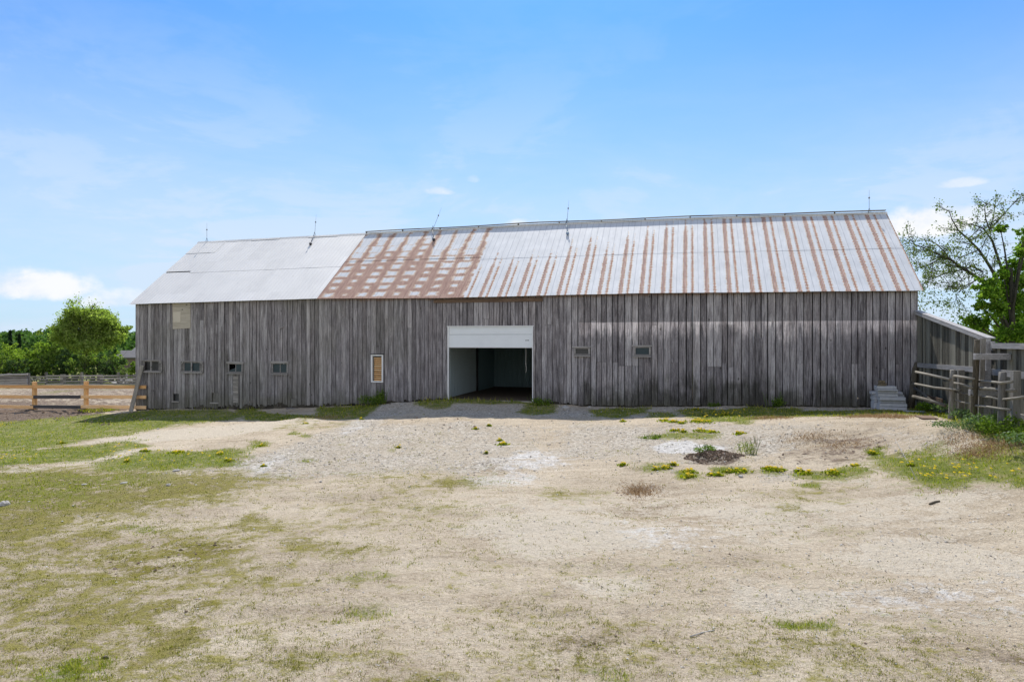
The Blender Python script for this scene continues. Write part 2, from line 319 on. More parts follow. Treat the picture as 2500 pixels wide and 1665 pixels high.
# (kind, strength, feather metres, outline)
PATCH = [
 ('green', .72, .8, Z1([(-400, 245), (0, 240), (690, 190), (980, 175), (1190, 145), (1700, 140), (2150, 150), (1900, 215), (1500, 262), (1150, 320), (800, 372), (420, 430), (200, 475), (-400, 480)])),
 ('green', .78, .6, Z1([(-500, 482), (330, 475), (750, 430), (1180, 388), (1190, 430), (1000, 462), (780, 512), (500, 560), (300, 590), (-500, 640)])),
 ('green', .74, .6, Z1([(850, 570), (1170, 492), (1700, 478), (2050, 490), (1900, 590), (1500, 622), (1250, 645), (930, 610)])),
 ('green', .50, .9, Z1([(-500, 680), (300, 650), (900, 640), (1500, 660), (1500, 760), (900, 800), (800, 900), (300, 950), (-500, 900)])),
 ('moss', .8, 1.2, Z1([(-700, 660), (640, 620), (1500, 650), (2250, 700), (2100, 830), (1700, 870), (1250, 930), (700, 1000), (500, 1150), (0, 1300), (-900, 1500)])),
 ('moss', .60, 1.8, Z5([(-900, -50), (2300, -100), (2300, 400), (1500, 900), (2355, 1000), (2355, 1500), (-1200, 1500)])),
 ('moss', .95, .45, Z5([(1000, 1100), (1300, 980), (1450, 900), (1480, 800), (1600, 820), (1750, 800), (1700, 880), (1500, 980), (1300, 1050), (1080, 1120)])),
 ('moss', .9, .3, Z5([(1100, 830), (1200, 750), (1450, 790), (1300, 850)])),
 ('green', .9, .3, Z5([(360, 1180), (450, 1100), (530, 1090), (540, 1160), (440, 1220)])),
 ('moss', .7, .4, Z1([(2000, 1010), (2150, 985), (2120, 1030)])),
 ('moss', .62, .5, Z1([(1150, 1220), (1500, 1150), (2200, 1090), (2200, 1150), (1600, 1230)])),
 ('moss', .46, 1.0, Z3([(800, 660), (1400, 640), (2000, 640), (2300, 700), (1900, 800), (1300, 850), (900, 760)])),
 ('moss', .42, 1.0, Z3([(500, 880), (1700, 850), (2200, 1000), (1500, 1150), (500, 1100)])),
 ('moss', .40, 1.2, D1([(1100, 1440), (1500, 1430), (2000, 1440), (2354, 1490), (2354, 1650), (900, 1650)])),
 ('moss', .33, 1.2, D1([(1100, 1260), (1700, 1270), (2000, 1300), (1500, 1360), (1000, 1350)])),

 ('moss', 0.85, 0.63, E(616, 1262, 34, 10)), 
 ('moss', 0.82, 0.63, E(727, 1316, 44, 9)), 
 ('moss', 0.85, 0.54, E(833, 1345, 30, 9)), 
 ('moss', 0.82, 0.63, E(610, 1289, 60, 9)), 
 ('green', 0.65, 0.54, E(902, 1393, 50, 7)), 
 ('moss', 0.85, 0.45, E(995, 1640, 34, 18)), 
 ('moss', 0.73, 0.54, E(770, 1605, 50, 14)), 
 ('green', 0.73, 0.54, E(133, 1640, 30, 16)), 
 ('green', 0.6, 0.45, E(897, 1486, 28, 6)), 
 ('green', 0.65, 0.54, E(345, 1289, 24, 5)), 
 ('moss', 0.69, 0.54, E(1390, 1618, 24, 14)), 
 ('green', 0.73, 0.36, E(1457, 1645, 26, 10)), 
 ('moss', 0.6, 0.54, E(1956, 1247, 36, 10)), 
 ('moss', 0.52, 0.54, E(2062, 1305, 40, 8)), 
 ('moss', 0.73, 0.54, E(2051, 1629, 40, 20)), 
 ('moss', 0.65, 0.54, E(1791, 1634, 34, 14)), 
 ('moss', 0.52, 0.54, E(1335, 1507, 60, 10)), 
 ('moss', 0.65, 0.54, E(1558, 1528, 40, 10)), 
 ('moss', 0.52, 0.54, E(1282, 1475, 50, 8)), 
 ('moss', 0.65, 0.54, E(1390, 1200, 70, 12)), 
 ('moss', 0.69, 0.54, E(1120, 1180, 60, 14)), 
 ('moss', 0.52, 0.72, E(1080, 1255, 80, 12)), 
 ('moss', 0.69, 0.54, E(1900, 1600, 110, 12)), 
 ('moss', 0.47, 0.54, E(2250, 1540, 90, 10)), 
 ('moss', 0.43, 0.54, E(2180, 1590, 60, 8)), 
 ('soil', 0.42, 0.5, E(1834, 1353, 45, 9)), 
 ('soil', 0.55, 0.5, E(1410, 1560, 110, 16)), 
 ('soil', 0.6, 0.3, E(2476, 1618, 40, 14)), 
 ('soil', 0.5, 0.4, E(1900, 1566, 60, 7)), 
 ('soil', 0.5, 0.3, E(1560, 1195, 45, 10)), 
 ('pale', 0.9, 0.5, E(1457, 1417, 70, 14)), 
 ('pale', 0.9, 0.5, E(1919, 1470, 70, 12)), 
 ('pale', 0.9, 0.8, E(2250, 1362, 150, 24)), 
 ('pale', 0.85, 0.9, E(1350, 1300, 200, 40)), 
 ('pale', 0.8, 0.7, E(1900, 1245, 170, 14)), 
 ('pale', 0.8, 0.4, E(2320, 1218, 120, 12)), 
 ('soil', 0.5, 0.4, E(500, 1345, 110, 20)), 
 ('soil', 0.45, 0.4, E(480, 1480, 60, 12)), 
 ('soil', 0.44, 0.7, E(2040, 1085, 90, 20)), 
 ('soil', 0.4, 0.7, E(1950, 1110, 80, 14)),
 ('green', .9, .2, D1([(1760, 1432), (1800, 1428), (1905, 1434), (1880, 1442), (1790, 1441)])),
 # right hand grass
 ('green', .80, .7, Z2([(560, 830), (900, 740), (1130, 700), (1300, 760), (1500, 830), (1780, 780), (2100, 750), (2150, 680), (2500, 690), (3300, 700), (3300, 1230), (2355, 1230), (1900, 1180), (1500, 1230), (1000, 1200), (850, 1080), (700, 960), (560, 900)])),
 ('green', .9, .25, Z2([(0, 1010), (150, 950), (380, 980), (430, 1060), (100, 1090), (-60, 1080)])),
 ('green', .9, .25, Z2([(400, 740), (520, 710), (600, 820), (500, 830)])),
 ('green', .85, .4, Z2([(1300, 380), (1500, 330), (1900, 460), (2355, 560), (3000, 600), (3000, 690), (2300, 620), (1900, 600), (1650, 520), (1620, 470)])),
 ('green', .9, .3, Z2([(900, 290), (980, 150), (1500, 180), (2100, 350), (2900, 420), (2900, 560), (2000, 480), (1500, 350), (1200, 300)])),
 ('green', .95, .3, Z2([(-1300, 250), (-700, 240), (0, 240), (500, 215), (1000, 220), (980, 290), (300, 295), (-300, 300), (-1300, 300)])),
 # strip along the barn, right of the door
 ('green', .8, .3, D1([(1190, 945), (1260, 925), (1275, 945), (1230, 955)])),
 ('green', .8, .3, Z4([(-200, 90), (60, 70), (300, 70), (280, 110), (40, 160), (-200, 150)])),
 ('green', .75, .3, Z4([(300, 110), (560, 130), (540, 165), (300, 165)])),
 ('green', .85, .3, Z4([(600, 100), (720, 70), (1000, 90), (1300, 60), (1740, 70), (1760, 100), (2500, 80), (2500, 145), (1800, 130), (1500, 160), (1200, 180), (900, 190), (700, 150)])),
 ('green', .7, .3, Z4([(1180, 150), (1320, 140), (1330, 200), (1200, 205)])),
 ('green', .66, .5, Z4([(300, 340), (420, 290), (760, 290), (1000, 310), (900, 350), (500, 360)])),
 ('green', .62, .5, Z4([(240, 620), (600, 600), (560, 660), (300, 680)])), ('green', .85, .3, Z4([(640, 680), (790, 660), (790, 740), (640, 740)])),
 ('green', .85, .3, Z4([(1040, 640), (1280, 630), (1280, 680), (1040, 690)])), ('green', .7, .3, Z4([(1440, 650), (1640, 640), (1640, 690), (1460, 690)])),
 ('green', .85, .3, Z4([(1740, 690), (2150, 680), (2360, 660), (2360, 740), (1900, 740)])), ('green', .75, .25, Z4([(1780, 800), (1980, 790), (2010, 835), (1850, 835)])),
 ('moss', .5, .6, Z4([(1380, 850), (1700, 800), (2355, 790), (2355, 960), (1900, 960), (1500, 900)])),
 # left of the door
 ('green', .85, .3, Z3([(-100, 110), (20, 100), (150, 170), (600, 190), (600, 120), (860, 110), (1000, 60), (1060, 110), (960, 190), (500, 220), (0, 215)])),
 ('green', .85, .3, Z3([(1380, 90), (1480, 55), (1700, 60), (1740, 80), (1600, 130), (1480, 115)])),
 ('green', .7, .25, Z3([(1700, 60), (2355, 70), (2500, 75), (2500, 95), (1700, 88)])),
 ('moss', .45, .5, Z3([(420, 230), (900, 215), (860, 260), (560, 310), (170, 330), (200, 300)])),
 ('green', .7, .2, Z3([(340, 350), (400, 318), (450, 330), (430, 350)])), ('green', .7, .2, Z3([(460, 360), (480, 335), (550, 355), (520, 370)])),
 ('green', .7, .2, Z3([(470, 565), (500, 540), (560, 545), (550, 565)])), ('green', .65, .3, Z3([(0, 470), (90, 400), (190, 405), (190, 440), (60, 470), (0, 520)])),
 ('green', .6, .15, Z3([(1170, 470), (1190, 452), (1230, 458), (1215, 474)])), ('green', .6, .15, Z3([(750, 430), (790, 412), (800, 428)])),
 ('green', .4, .3, Z3([(1600, 450), (1780, 410), (1700, 460)])),
 # pale grey crushed stone
 ('grav', .9, .8, Z3([(-100, 570), (300, 500), (560, 400), (760, 310), (860, 230), (1010, 190), (1080, 215), (950, 330), (780, 440), (600, 560), (350, 690), (100, 690), (-100, 640)])),
 ('grav', .66, 1.1, Z3([(300, 600), (900, 260), (1700, 240), (2355, 300), (2355, 600), (1700, 640), (700, 690)])),
 ('grav', .95, .35, Z3([(980, 190), (1070, 110), (1220, 80), (1340, 100), (1400, 125), (1580, 135), (1500, 160), (1150, 180)])),
 ('grav', .8, .6, Z3([(1600, 110), (2355, 90), (2900, 130), (2900, 190), (1500, 180)])),
 ('white', 1.1, .25, Z4([(420, 445), (540, 385), (700, 385), (770, 430), (1030, 455), (1010, 480), (850, 495), (600, 495), (450, 490)])),
 ('white', .62, .5, Z3([(-40, 600), (200, 540), (330, 545), (300, 600), (120, 680), (-20, 640)])), ('white', .55, .5, Z3([(760, 340), (860, 240), (1000, 215), (960, 290), (840, 350)])),
 ('white', .6, .7, Z3([(2060, 520), (2400, 470), (2700, 500), (2700, 620), (2200, 620)])), ('white', .5, .9, D1([(1400, 1215), (1650, 1215), (1640, 1255), (1420, 1260)])), ('white', .55, .8, D1([(1900, 1370), (2354, 1345), (2354, 1410), (1950, 1420)])),
 ('white', .5, .3, Z1([(1200, 690), (1350, 650), (1480, 640), (1350, 690)])), ('white', .6, .5, D1([(1040, 1090), (1250, 1080), (1260, 1110), (1080, 1120)])), ('white', .5, .4, Z2([(0, 1130), (250, 1120), (560, 1190), (500, 1215), (100, 1160)])),
 ('grav', .95, .4, Z4([(420, 440), (560, 385), (700, 390), (760, 440), (1000, 455), (900, 495), (500, 490)])),
 ('grav', .66, 1.0, Z4([(-500, 200), (500, 230), (1200, 200), (1900, 230), (1700, 420), (1000, 600), (300, 560), (-500, 500)])),
 ('grav', .8, .3, Z4([(-300, 60), (600, 50), (2500, 60), (2500, 90), (900, 90), (500, 150), (-300, 160)])),
 ('grav', .8, .4, Z4([(1440, 690), (1750, 680), (1780, 740), (1500, 745)])), ('grav', .6, .4, Z4([(540, 640), (650, 640), (640, 690), (560, 680)])),
 ('grav', .6, .8, Z2([(600, 520), (900, 500), (1500, 640), (1700, 740), (1400, 760), (900, 700), (600, 650)])),
 ('grav', .55, .4, Z1([(1180, 690), (1350, 640), (1700, 620), (2100, 560), (2355, 540), (2355, 600), (2000, 640), (1500, 660), (1250, 700)])),
 ('grav', .35, 2.0, D1([(1500, 1300), (2354, 1280), (2354, 1450), (1700, 1420)])),
 # pale worn tracks
 ('pale', .9, .4, Z1([(760, 400), (1200, 330), (1700, 270), (2355, 215), (2700, 220), (2500, 290), (1700, 350), (1250, 400), (1000, 400)])),
 ('pale', .9, .3, Z1([(0, 650), (140, 615), (450, 600), (640, 585), (600, 600), (420, 615), (120, 665)])),
 ('pale', .8, .3, Z1([(500, 560), (760, 520), (1000, 465), (1200, 480), (1000, 525), (740, 555)])),
 ('pale', .5, 2.0, D1([(1200, 1110), (2354, 1120), (2354, 1240), (1300, 1260), (900, 1180)])),
 ('pale', .4, 1.5, D1([(1400, 1350), (1900, 1350), (2200, 1430), (1500, 1410)])),
 # darker brown soil
 ('soil', .95, .6, Z1([(-900, 130), (300, 125), (720, 160), (760, 185), (500, 205), (200, 235), (-900, 240)])),
 ('soil', .8, .5, Z1([(650, 240), (900, 180), (1150, 150), (1200, 230), (850, 260)])),
 ('soil', .95, .12, Z4([(720, 590), (760, 530), (900, 490), (1010, 465), (1150, 510), (1190, 560), (1100, 600), (900, 600)])),
 ('soil', .45, .8, Z4([(1500, 540), (1800, 400), (2355, 300), (2700, 400), (2600, 560), (1900, 590)])),
 ('soil', .5, .4, Z2([(560, 760), (900, 700), (930, 760), (700, 800)])),
 ('soil', .5, .5, Z2([(1300, 310), (1500, 350), (1300, 380), (1000, 300)])), ('soil', .5, .5, Z2([(1650, 690), (1950, 640), (1980, 710), (1750, 720)])),
 ('soil', .35, .8, D1([(1240, 1440), (1500, 1470), (1450, 1530), (1100, 1530)])), ('soil', .4, .8, D1([(1850, 1480), (2150, 1490), (2100, 1540), (1800, 1520)])),
 ('soil', .45, .6, D1([(200, 1290), (420, 1280), (430, 1350), (220, 1340)])), ('soil', .35, .25, D1([(1690, 1262), (1780, 1258), (1790, 1285), (1700, 1290)])),
 ('soil', .5, .3, D1([(2300, 1520), (2400, 1515), (2400, 1540), (2310, 1540)])),
 ('soil', .35, .4, D1([(930, 955), (1100, 960), (1100, 985), (960, 985)])),
]
_PW = None
def fields(x, y):
    global _PW
    if _PW is None: _PW = [(k, s, f, [G(*p)[:2] for p in P]) for k, s, f, P in PATCH]
    x = np.asarray(x, float); y = np.asarray(y, float)
    out = {k: np.zeros(x.shape) for k in ('green', 'moss', 'grav', 'pale', 'soil', 'white')}
    jx = x+(fbm(x, y, .8, 4, 21)-.5)*1.3; jy = y+(fbm(x, y, .8, 4, 43)-.5)*1.3
    for k, s, f, P in _PW:
        px = [p[0] for p in P]; py = [p[1] for p in P]; e = 2.5*f+1.2
        m = (x > min(px)-e) & (x < max(px)+e) & (y > min(py)-e) & (y < max(py)+e)
        if not m.any(): continue
        fj = min(1.0, f*1.6)
        d = sdist(x[m]+(jx[m]-x[m])*fj, y[m]+(jy[m]-y[m])*fj, P)
        v = np.clip(.5+d/(2*f)*1.0+.25, 0, 1)*s
        out[k][m] = np.maximum(out[k][m], v)
    # the paddock and the fields beyond
    s = (x-W0[0])*U[0]+(y-W0[1])*U[1]; d = (x-W0[0])*NB[0]+(y-W0[1])*NB[1]
    pad = np.clip((d+1.2)/1.0, 0, 1)*np.clip((39-d)/3, 0, 1)*np.clip((-s)/1.0, 0, 1)
    out['soil'] = np.maximum(out['soil'], pad*(.42+.6*fbm(x, y, .25, 3, 77)*np.clip((14-d)/8, .4, 1)))
    out['pale'] = np.maximum(out['pale'], pad*np.clip((d-10)/10, 0, 1)*.38)
    out['green'] = np.maximum(out['green'], pad*np.clip(fbm(x, y, .3, 3, 91)*1.6-.75, 0, .5)*np.clip((d-4)/6, 0, 1))
    far = np.clip((d-32)/3, 0, 1)
    far = np.maximum(far, np.clip((np.abs(x)-45)/10, 0, 1)); far = np.maximum(far, np.clip((-6-y)/6, 0, 1))
    far = np.maximum(far, np.clip((s-LEN-2)/1.5, 0, 1)*np.clip((d+1)/1.5, 0, 1))
    side = np.maximum(np.clip((s-LEN-.5)/.6, 0, 1)*np.clip((d+18)/3, 0, 1), np.clip((-s-7)/4, 0, 1)*np.clip((-1.5-d)/1.5, 0, 1)*.8)
    out['green'] = np.maximum(out['green'], side*.85)
    for k in ('grav', 'pale', 'soil', 'white'): out[k] = out[k]*(1-np.clip(side*1.3, 0, 1)*(far < .5))
    for k in ('moss', 'grav', 'pale', 'soil', 'white'): out[k] = out[k]*(1-far)
    out['green'] = np.maximum(out['green'], far)
    return out

# ------------------------------------------------------------------ ground material
def ground_material():
    m, nt, fin = new_mat('yard_ground')
    P = nt.coord('Object')
    big = nt.noise(P, .5, 4, .6); mid = nt.noise(P, 3.2, 5, .65, .2); fine = nt.noise(P, 16, 5, .7); vf = nt.noise(P, 60, 3, .7)
    cell = nt.sep(nt.vor(P, 26))[0]; cell2 = nt.sep(nt.vor(P, 55))[0]; cd = nt.vor(P, 26, 'Distance')
    strk = nt.noise(nt.vm(P, (.35, 2.2, 1)), 1.6, 5, .65, .5)       # dragged, wheel-swept texture
    rag = nt.add(nt.mul(nt.sub(mid, .5), 1.05), nt.add(nt.mul(nt.sub(fine, .5), .75), nt.mul(nt.sub(strk, .5), .5)))
    def mask(name, a=.40, b=.62, k=1.0): return nt.ss(nt.add(nt.attr(name), nt.mul(rag, k)), a, b)
    f2 = nt.noise(P, 34, 4, .75); var = nt.add(nt.add(nt.mul(fine, .35), nt.mul(vf, .3)), nt.mul(f2, .35)); var = nt.add(nt.mul(nt.sub(var, .5), 1.55), .5)
    sand = nt.ramp(nt.add(nt.mul(var, .55), nt.mul(nt.add(big, strk), .24)), [(.33, (.17, .125, .08)), (.43, (.39, .31, .215)), (.54, (.58, .485, .355)), (.68, (.77, .67, .515))])
    speck = nt.ss(vf, .66, .72); sand = nt.mix(nt.mul(speck, .5), sand, (.62, .58, .50))
    dark = nt.ss(nt.add(nt.mul(f2, .6), nt.mul(mid, .4)), .41, .34); sand = nt.mix(nt.mul(dark, .8), sand, (.10, .075, .05))
    pale = nt.ramp(var, [(.3, (.46, .385, .28)), (.7, (.74, .655, .52))])
    c = nt.mix(mask('pale'), sand, pale)
    soil = nt.ramp(nt.add(nt.mul(fine, .6), nt.mul(mid, .4)), [(.32, (.055, .036, .024)), (.52, (.15, .105, .075)), (.7, (.29, .215, .155))])
    c = nt.mix(nt.mul(mask('soil', .34, .62), .92), c, soil)
    c3 = nt.sep(nt.vor(P, 13))[1]; gcol = nt.ramp(nt.add(nt.add(nt.mul(cell, .36), nt.mul(cell2, .28)), nt.mul(c3, .36)), [(.14, (.13, .105, .08)), (.34, (.39, .345, .28)), (.56, (.575, .52, .435)), (.85, (.86, .81, .71))])
    gcol = nt.mix(nt.ss(big, .3, .6), gcol, nt.mix(.5, gcol, (.46, .38, .27)))
    c = nt.mix(nt.mul(mask('grav', .36, .66), .85), c, gcol)
    c = nt.mix(nt.mul(mask('white', .36, .72), .8), c, nt.mix(nt.add(nt.mul(var, .5), nt.mul(c3, .5)), (.46, .43, .39), (.92, .90, .86)))
    mcol = nt.ramp(nt.add(nt.mul(var, .6), nt.mul(mid, .4)), [(.32, (.08, .058, .013)), (.5, (.20, .175, .024)), (.68, (.36, .32, .05))])
    c = nt.mix(nt.mul(nt.ss(nt.add(nt.attr('moss'), nt.mul(rag, 1.5)), .34, .78), .85), c, mcol)
    gr = nt.ramp(nt.add(nt.mul(var, .5), nt.mul(nt.add(mid, big), .25)), [(.30, (.04, .058, .004)), (.48, (.13, .17, .010)), (.62, (.24, .265, .02)), (.78, (.37, .32, .06))])
    gr = nt.mix(nt.ss(nt.add(mid, nt.mul(strk, .6)), .80, .95), gr, (.27, .25, .085))
    dry = nt.ss(nt.add(nt.mul(big, .6), nt.mul(mid, .5)), .56, .66)
    gr = nt.mix(nt.mul(dry, .6), gr, (.30, .26, .13))
    c = nt.mix(nt.mul(mask('green', .34, .66), .92), c, gr)
    h = nt.add(nt.mul(fine, .6), nt.add(nt.mul(vf, .45), nt.mul(nt.mul(nt.sub(.5, cd), nt.attr('grav')), .5)))
    nb = nt.bump(nt.add(h, nt.mul(mid, 1.2)), .9, .09)
    return fin(c, .95, 0, nb, .15)
MAT_GROUND = ground_material()

def axis(lo, hi, step, far, g=1.13):
    a = list(np.arange(lo, hi+1e-6, step)); st = step; x = a[-1]
    while x < far: st *= g; x += st; a.append(x)
    st = step; x = a[0]; b = []
    while x > -far: st *= g; x -= st; b.append(x)
    return np.array(b[::-1]+a)
AX = axis(-22, 17.5, .125, 4000); AY0 = np.arange(4.5, 33.5, .11)
ay = list(AY0); st = .11; yv = ay[-1]
while yv < 4000: st *= 1.06; yv += st; ay.append(yv)
yv = ay[0]; st = .11; b = []
while yv > -4000: st *= 1.3; yv -= st; b.append(yv)
AY = np.array(b[::-1]+ay)
XX, YY = np.meshgrid(AX, AY); ZZ = H(XX, YY)
nx, ny = len(AX), len(AY)
idx = np.arange(nx*ny).reshape(ny, nx)
Fq = np.stack([idx[:-1, :-1], idx[:-1, 1:], idx[1:, 1:], idx[1:, :-1]], -1).reshape(-1, 4)
fl = fields(XX.ravel(), YY.ravel())
ground = npmesh('ground', np.stack([XX, YY, ZZ], -1).reshape(-1, 3), Fq, MAT_GROUND, vattr=fl, smooth=True)
tag(ground, 'dusty yard of sand, crushed stone, moss and thin grass in front of the barn', 'ground', kind='structure')
# ------------------------------------------------------------------ materials for things
def wood(name, dark, mid_, light, grain='z', tint=.5, bands=False, bump=.5):
    m, nt, fin = new_mat(name)
    P = nt.coord('Object'); r = nt.attr('rnd')
    off = nt.comb(nt.mul(r, 37.0), nt.mul(r, 11.0), nt.mul(r, 53.0))
    va = nt.N.new('ShaderNodeVectorMath'); va.operation = 'ADD'; nt.put(va.inputs[0], P); nt.put(va.inputs[1], off); Q = va.outputs[0]
    sc = {'z': (1, 1, .055), 'x': (.05, 1, 1), 'y': (1, .05, 1)}[grain]
    g1 = nt.noise(nt.vm(Q, sc), 26, 6, .75, .6); g1 = nt.add(nt.mul(nt.sub(g1, .5), 1.35), .5); g2 = nt.noise(nt.vm(Q, tuple(.9 if q == 1 else q*2.0 for q in sc)), 7, 4, .6, 1.0)
    g3 = nt.noise(nt.vm(Q, tuple(1 if q == 1 else q*3 for q in sc)), 90, 2, .5)
    f = nt.add(nt.add(nt.mul(g1, .50), nt.mul(g2, .34)), nt.add(nt.mul(g3, .18), nt.mul(nt.sub(r, .5), .20*tint*2)))
    c = nt.ramp(f, [(.33, dark), (.5, mid_), (.68, light)])
    warm = nt.ss(nt.noise(nt.vm(Q, (1, 1, .3)), .9, 3), .45, .7)
    c = nt.mix(nt.mul(warm, .2), c, nt.mix(1.0, c, (1.10, .98, .86), 'MULTIPLY'))
    kn = nt.ss(nt.vor(nt.vm(Q, (1, 1, .55) if grain == 'z' else (.55, 1, 1)), 2.3, 'Distance'), .085, .04)
    c = nt.mix(nt.mul(kn, .8), c, (.03, .025, .022))
    if bands:
        X, _, Z = nt.sep(P)[:3]
        col = nt.noise(nt.comb(nt.mul(X, 1.0), 0.0, nt.mul(Z, .12)), 4.2, 4, .7)     # run-down streaks
        blot = nt.noise(nt.vm(P, (.8, 1, .8)), 1.1, 5, .62, .4)
        # paler zone where a lean-to once covered the boards, dribbling out downwards
        right = nt.ss(nt.add(X, nt.mul(col, 3.0)), 22.2, 23.8)
        depth_ = nt.add(nt.mul(col, 2.2), nt.mul(blot, 1.3))
        low = nt.ss(nt.add(nt.sub(Z, 4.30), depth_), .78, 1.3)
        top = nt.ss(nt.add(Z, nt.mul(nt.sub(g1, .5), .06)), 3.955, 3.915)
        band = nt.mul(nt.mul(right, top), low)
        c = nt.mix(nt.mul(band, .80), c, nt.mix(1.0, c, (2.6, 2.5, 2.4), 'MULTIPLY'))
        # white run marks
        runs = nt.noise(nt.comb(X, 0.0, nt.mul(Z, .05)), 8.5, 3, .6)
        rm = nt.mul(nt.ss(runs, .64, .74), nt.ss(nt.noise(nt.vm(P, (1, 1, .5)), 1.6, 3), .45, .62))
        c = nt.mix(nt.mul(rm, .6), c, (.46, .48, .51))
        dk_ = nt.noise(nt.comb(nt.add(X, 40.0), 0.0, nt.mul(Z, .07)), 6.5, 4, .65)
        c = nt.mix(nt.mul(nt.mul(nt.ss(dk_, .58, .68), nt.ss(nt.noise(nt.vm(P, (1, 1, .6), (5, 0, 0)), 1.1, 3), .42, .58)), .65), c, nt.mix(1.0, c, (.42, .42, .42), 'MULTIPLY'))
        # damp, dirty foot of the boards, stronger to the right
        foot = nt.ss(nt.add(nt.sub(Z, nt.add(.9, nt.mul(nt.ss(X, 20, 24), .55))), nt.mul(nt.sub(nt.add(col, blot), 1.0), 2.6)), .55, -.55)
        c = nt.mix(nt.mul(foot, nt.ss(X, 17, 24, .35, .95)), c, nt.mix(1.0, c, (.32, .33, .28), 'MULTIPLY'))
        moss_ = nt.ss(nt.add(nt.sub(Z, .55), nt.mul(nt.sub(blot, .5), 1.6)), .5, -.3)
        c = nt.mix(nt.mul(moss_, .35), c, (.085, .085, .035))
        rust_top = nt.mul(nt.ss(nt.add(Z, nt.mul(col, .35)), 5.06, 5.22), nt.ss(X, 9, 12))
        c = nt.mix(nt.mul(rust_top, .7), c, (.20, .115, .07))
        gl = nt.mul(nt.ss(nt.noise(P, .35, 3), .45, .6), nt.ss(X, 17.5, 15))
        c = nt.mix(nt.mul(gl, .18), c, (.13, .135, .085))
    nb = nt.bump(nt.add(nt.mul(g1, .7), nt.mul(g3, .4)), bump, .012)
    return fin(c, .88, 0, nb, .2)
M_BOARD = wood('weathered_barn_boards', (.060, .054, .058), (.222, .206, .216), (.50, .48, .49), 'z', .36, True, .7)
M_GREYX = wood('weathered_rail', (.10, .092, .082), (.22, .205, .188), (.40, .38, .35), 'x', .6)
M_GREYZ = wood('weathered_post', (.08, .075, .065), (.18, .168, .148), (.32, .30, .265), 'z', .6)
M_OLDBOARD = wood('mossy_fence_board', (.045, .042, .032), (.11, .103, .08), (.24, .23, .185), 'z', .9)
M_FRAME = wood('window_frame_wood', (.10, .094, .09), (.23, .218, .212), (.42, .40, .39), 'x', .6)
M_CAP = wood('pale_capping_board', (.20, .19, .18), (.35, .335, .32), (.50, .48, .46), 'y', .5)
M_NEWX = wood('fresh_sawn_board', (.55, .30, .12), (.74, .44, .20), (.84, .58, .32), 'x', .7)
M_NEWZ = wood('fresh_peeled_post', (.52, .29, .11), (.72, .43, .19), (.82, .56, .30), 'z', .7)
M_STAINX = wood('dark_stained_board', (.045, .045, .05), (.085, .085, .09), (.15, .145, .14), 'x', .6)
M_BROWNX = wood('brown_beam', (.07, .045, .03), (.15, .10, .07), (.25, .18, .13), 'x', .6)
M_LOG = wood('bark_log', (.04, .032, .022), (.10, .085, .06), (.19, .165, .125), 'z', .6, bump=1.0)
M_PLY = wood('plywood_sheet', (.30, .27, .22), (.42, .38, .32), (.53, .48, .41), 'x', .5)
M_BARK = wood('tree_bark', (.03, .026, .022), (.065, .058, .048), (.12, .11, .09), 'z', .3, bump=1.0)
M_SOIL_WOOD = wood('rotted_sill', (.02, .018, .014), (.05, .045, .035), (.10, .09, .07), 'x', .6)

def plain(name, col, rough=.6, metal=0.0, var=.15, spec=.4, scale=6):
    m, nt, fin = new_mat(name); P = nt.coord('Object')
    n = nt.noise(P, scale, 5, .65)
    c = nt.mix(n, tuple(q*(1-var) for q in col), tuple(min(1, q*(1+var)) for q in col))
    return fin(c, rough, metal, nt.bump(nt.noise(P, scale*6, 3), .15, .004), spec)
M_WHITE = plain('white_painted_metal', (.72, .76, .80), .45, var=.07, scale=2.5)
M_TRIM = plain('white_trim', (.74, .75, .76), .6, var=.12)
M_DARK = plain('dark_metal', (.04, .04, .045), .5, .5)
M_INK = plain('printed_mark', (.03, .04, .045), .6)
M_ROD = plain('galvanised_rod', (.22, .23, .25), .45, .7)
M_GLASSBALL = plain('blue_glass_ball', (.16, .23, .33), .2)
M_RUBBERROPE = plain('rope', (.62, .60, .56), .8)
def glass():
    m, nt, fin = new_mat('dusty_window_glass'); P = nt.coord('Object'); n = nt.noise(P, 3, 5, .6)
    return fin(nt.mix(n, (.015, .025, .032), (.055, .085, .10)), .3, 0, None, .25)
M_GLASS = glass()
def corrug(name, dark):
    m, nt, fin = new_mat(name); P = nt.coord('Object'); n = nt.noise(P, 1.2, 5, .6)
    return fin(nt.mix(n, tuple(q*.8 for q in dark), dark), .5, .0, None, .4)
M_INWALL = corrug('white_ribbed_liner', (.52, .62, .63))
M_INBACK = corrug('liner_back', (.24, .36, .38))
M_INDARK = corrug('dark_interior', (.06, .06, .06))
M_FLOOR = plain('dirt_floor', (.15, .12, .095), .95, var=.35, spec=.1)
M_CONC = plain('pale_concrete', (.52, .53, .55), .9, var=.22, spec=.2, scale=9)
M_SILL = plain('concrete_threshold', (.38, .35, .29), .9, var=.25, spec=.2)
M_STONE = plain('yard_stone', (.38, .36, .33), .95, var=.35, spec=.15, scale=14)
M_BRICK = plain('brown_flat_stone', (.22, .18, .12), .95, var=.35, spec=.15, scale=14)

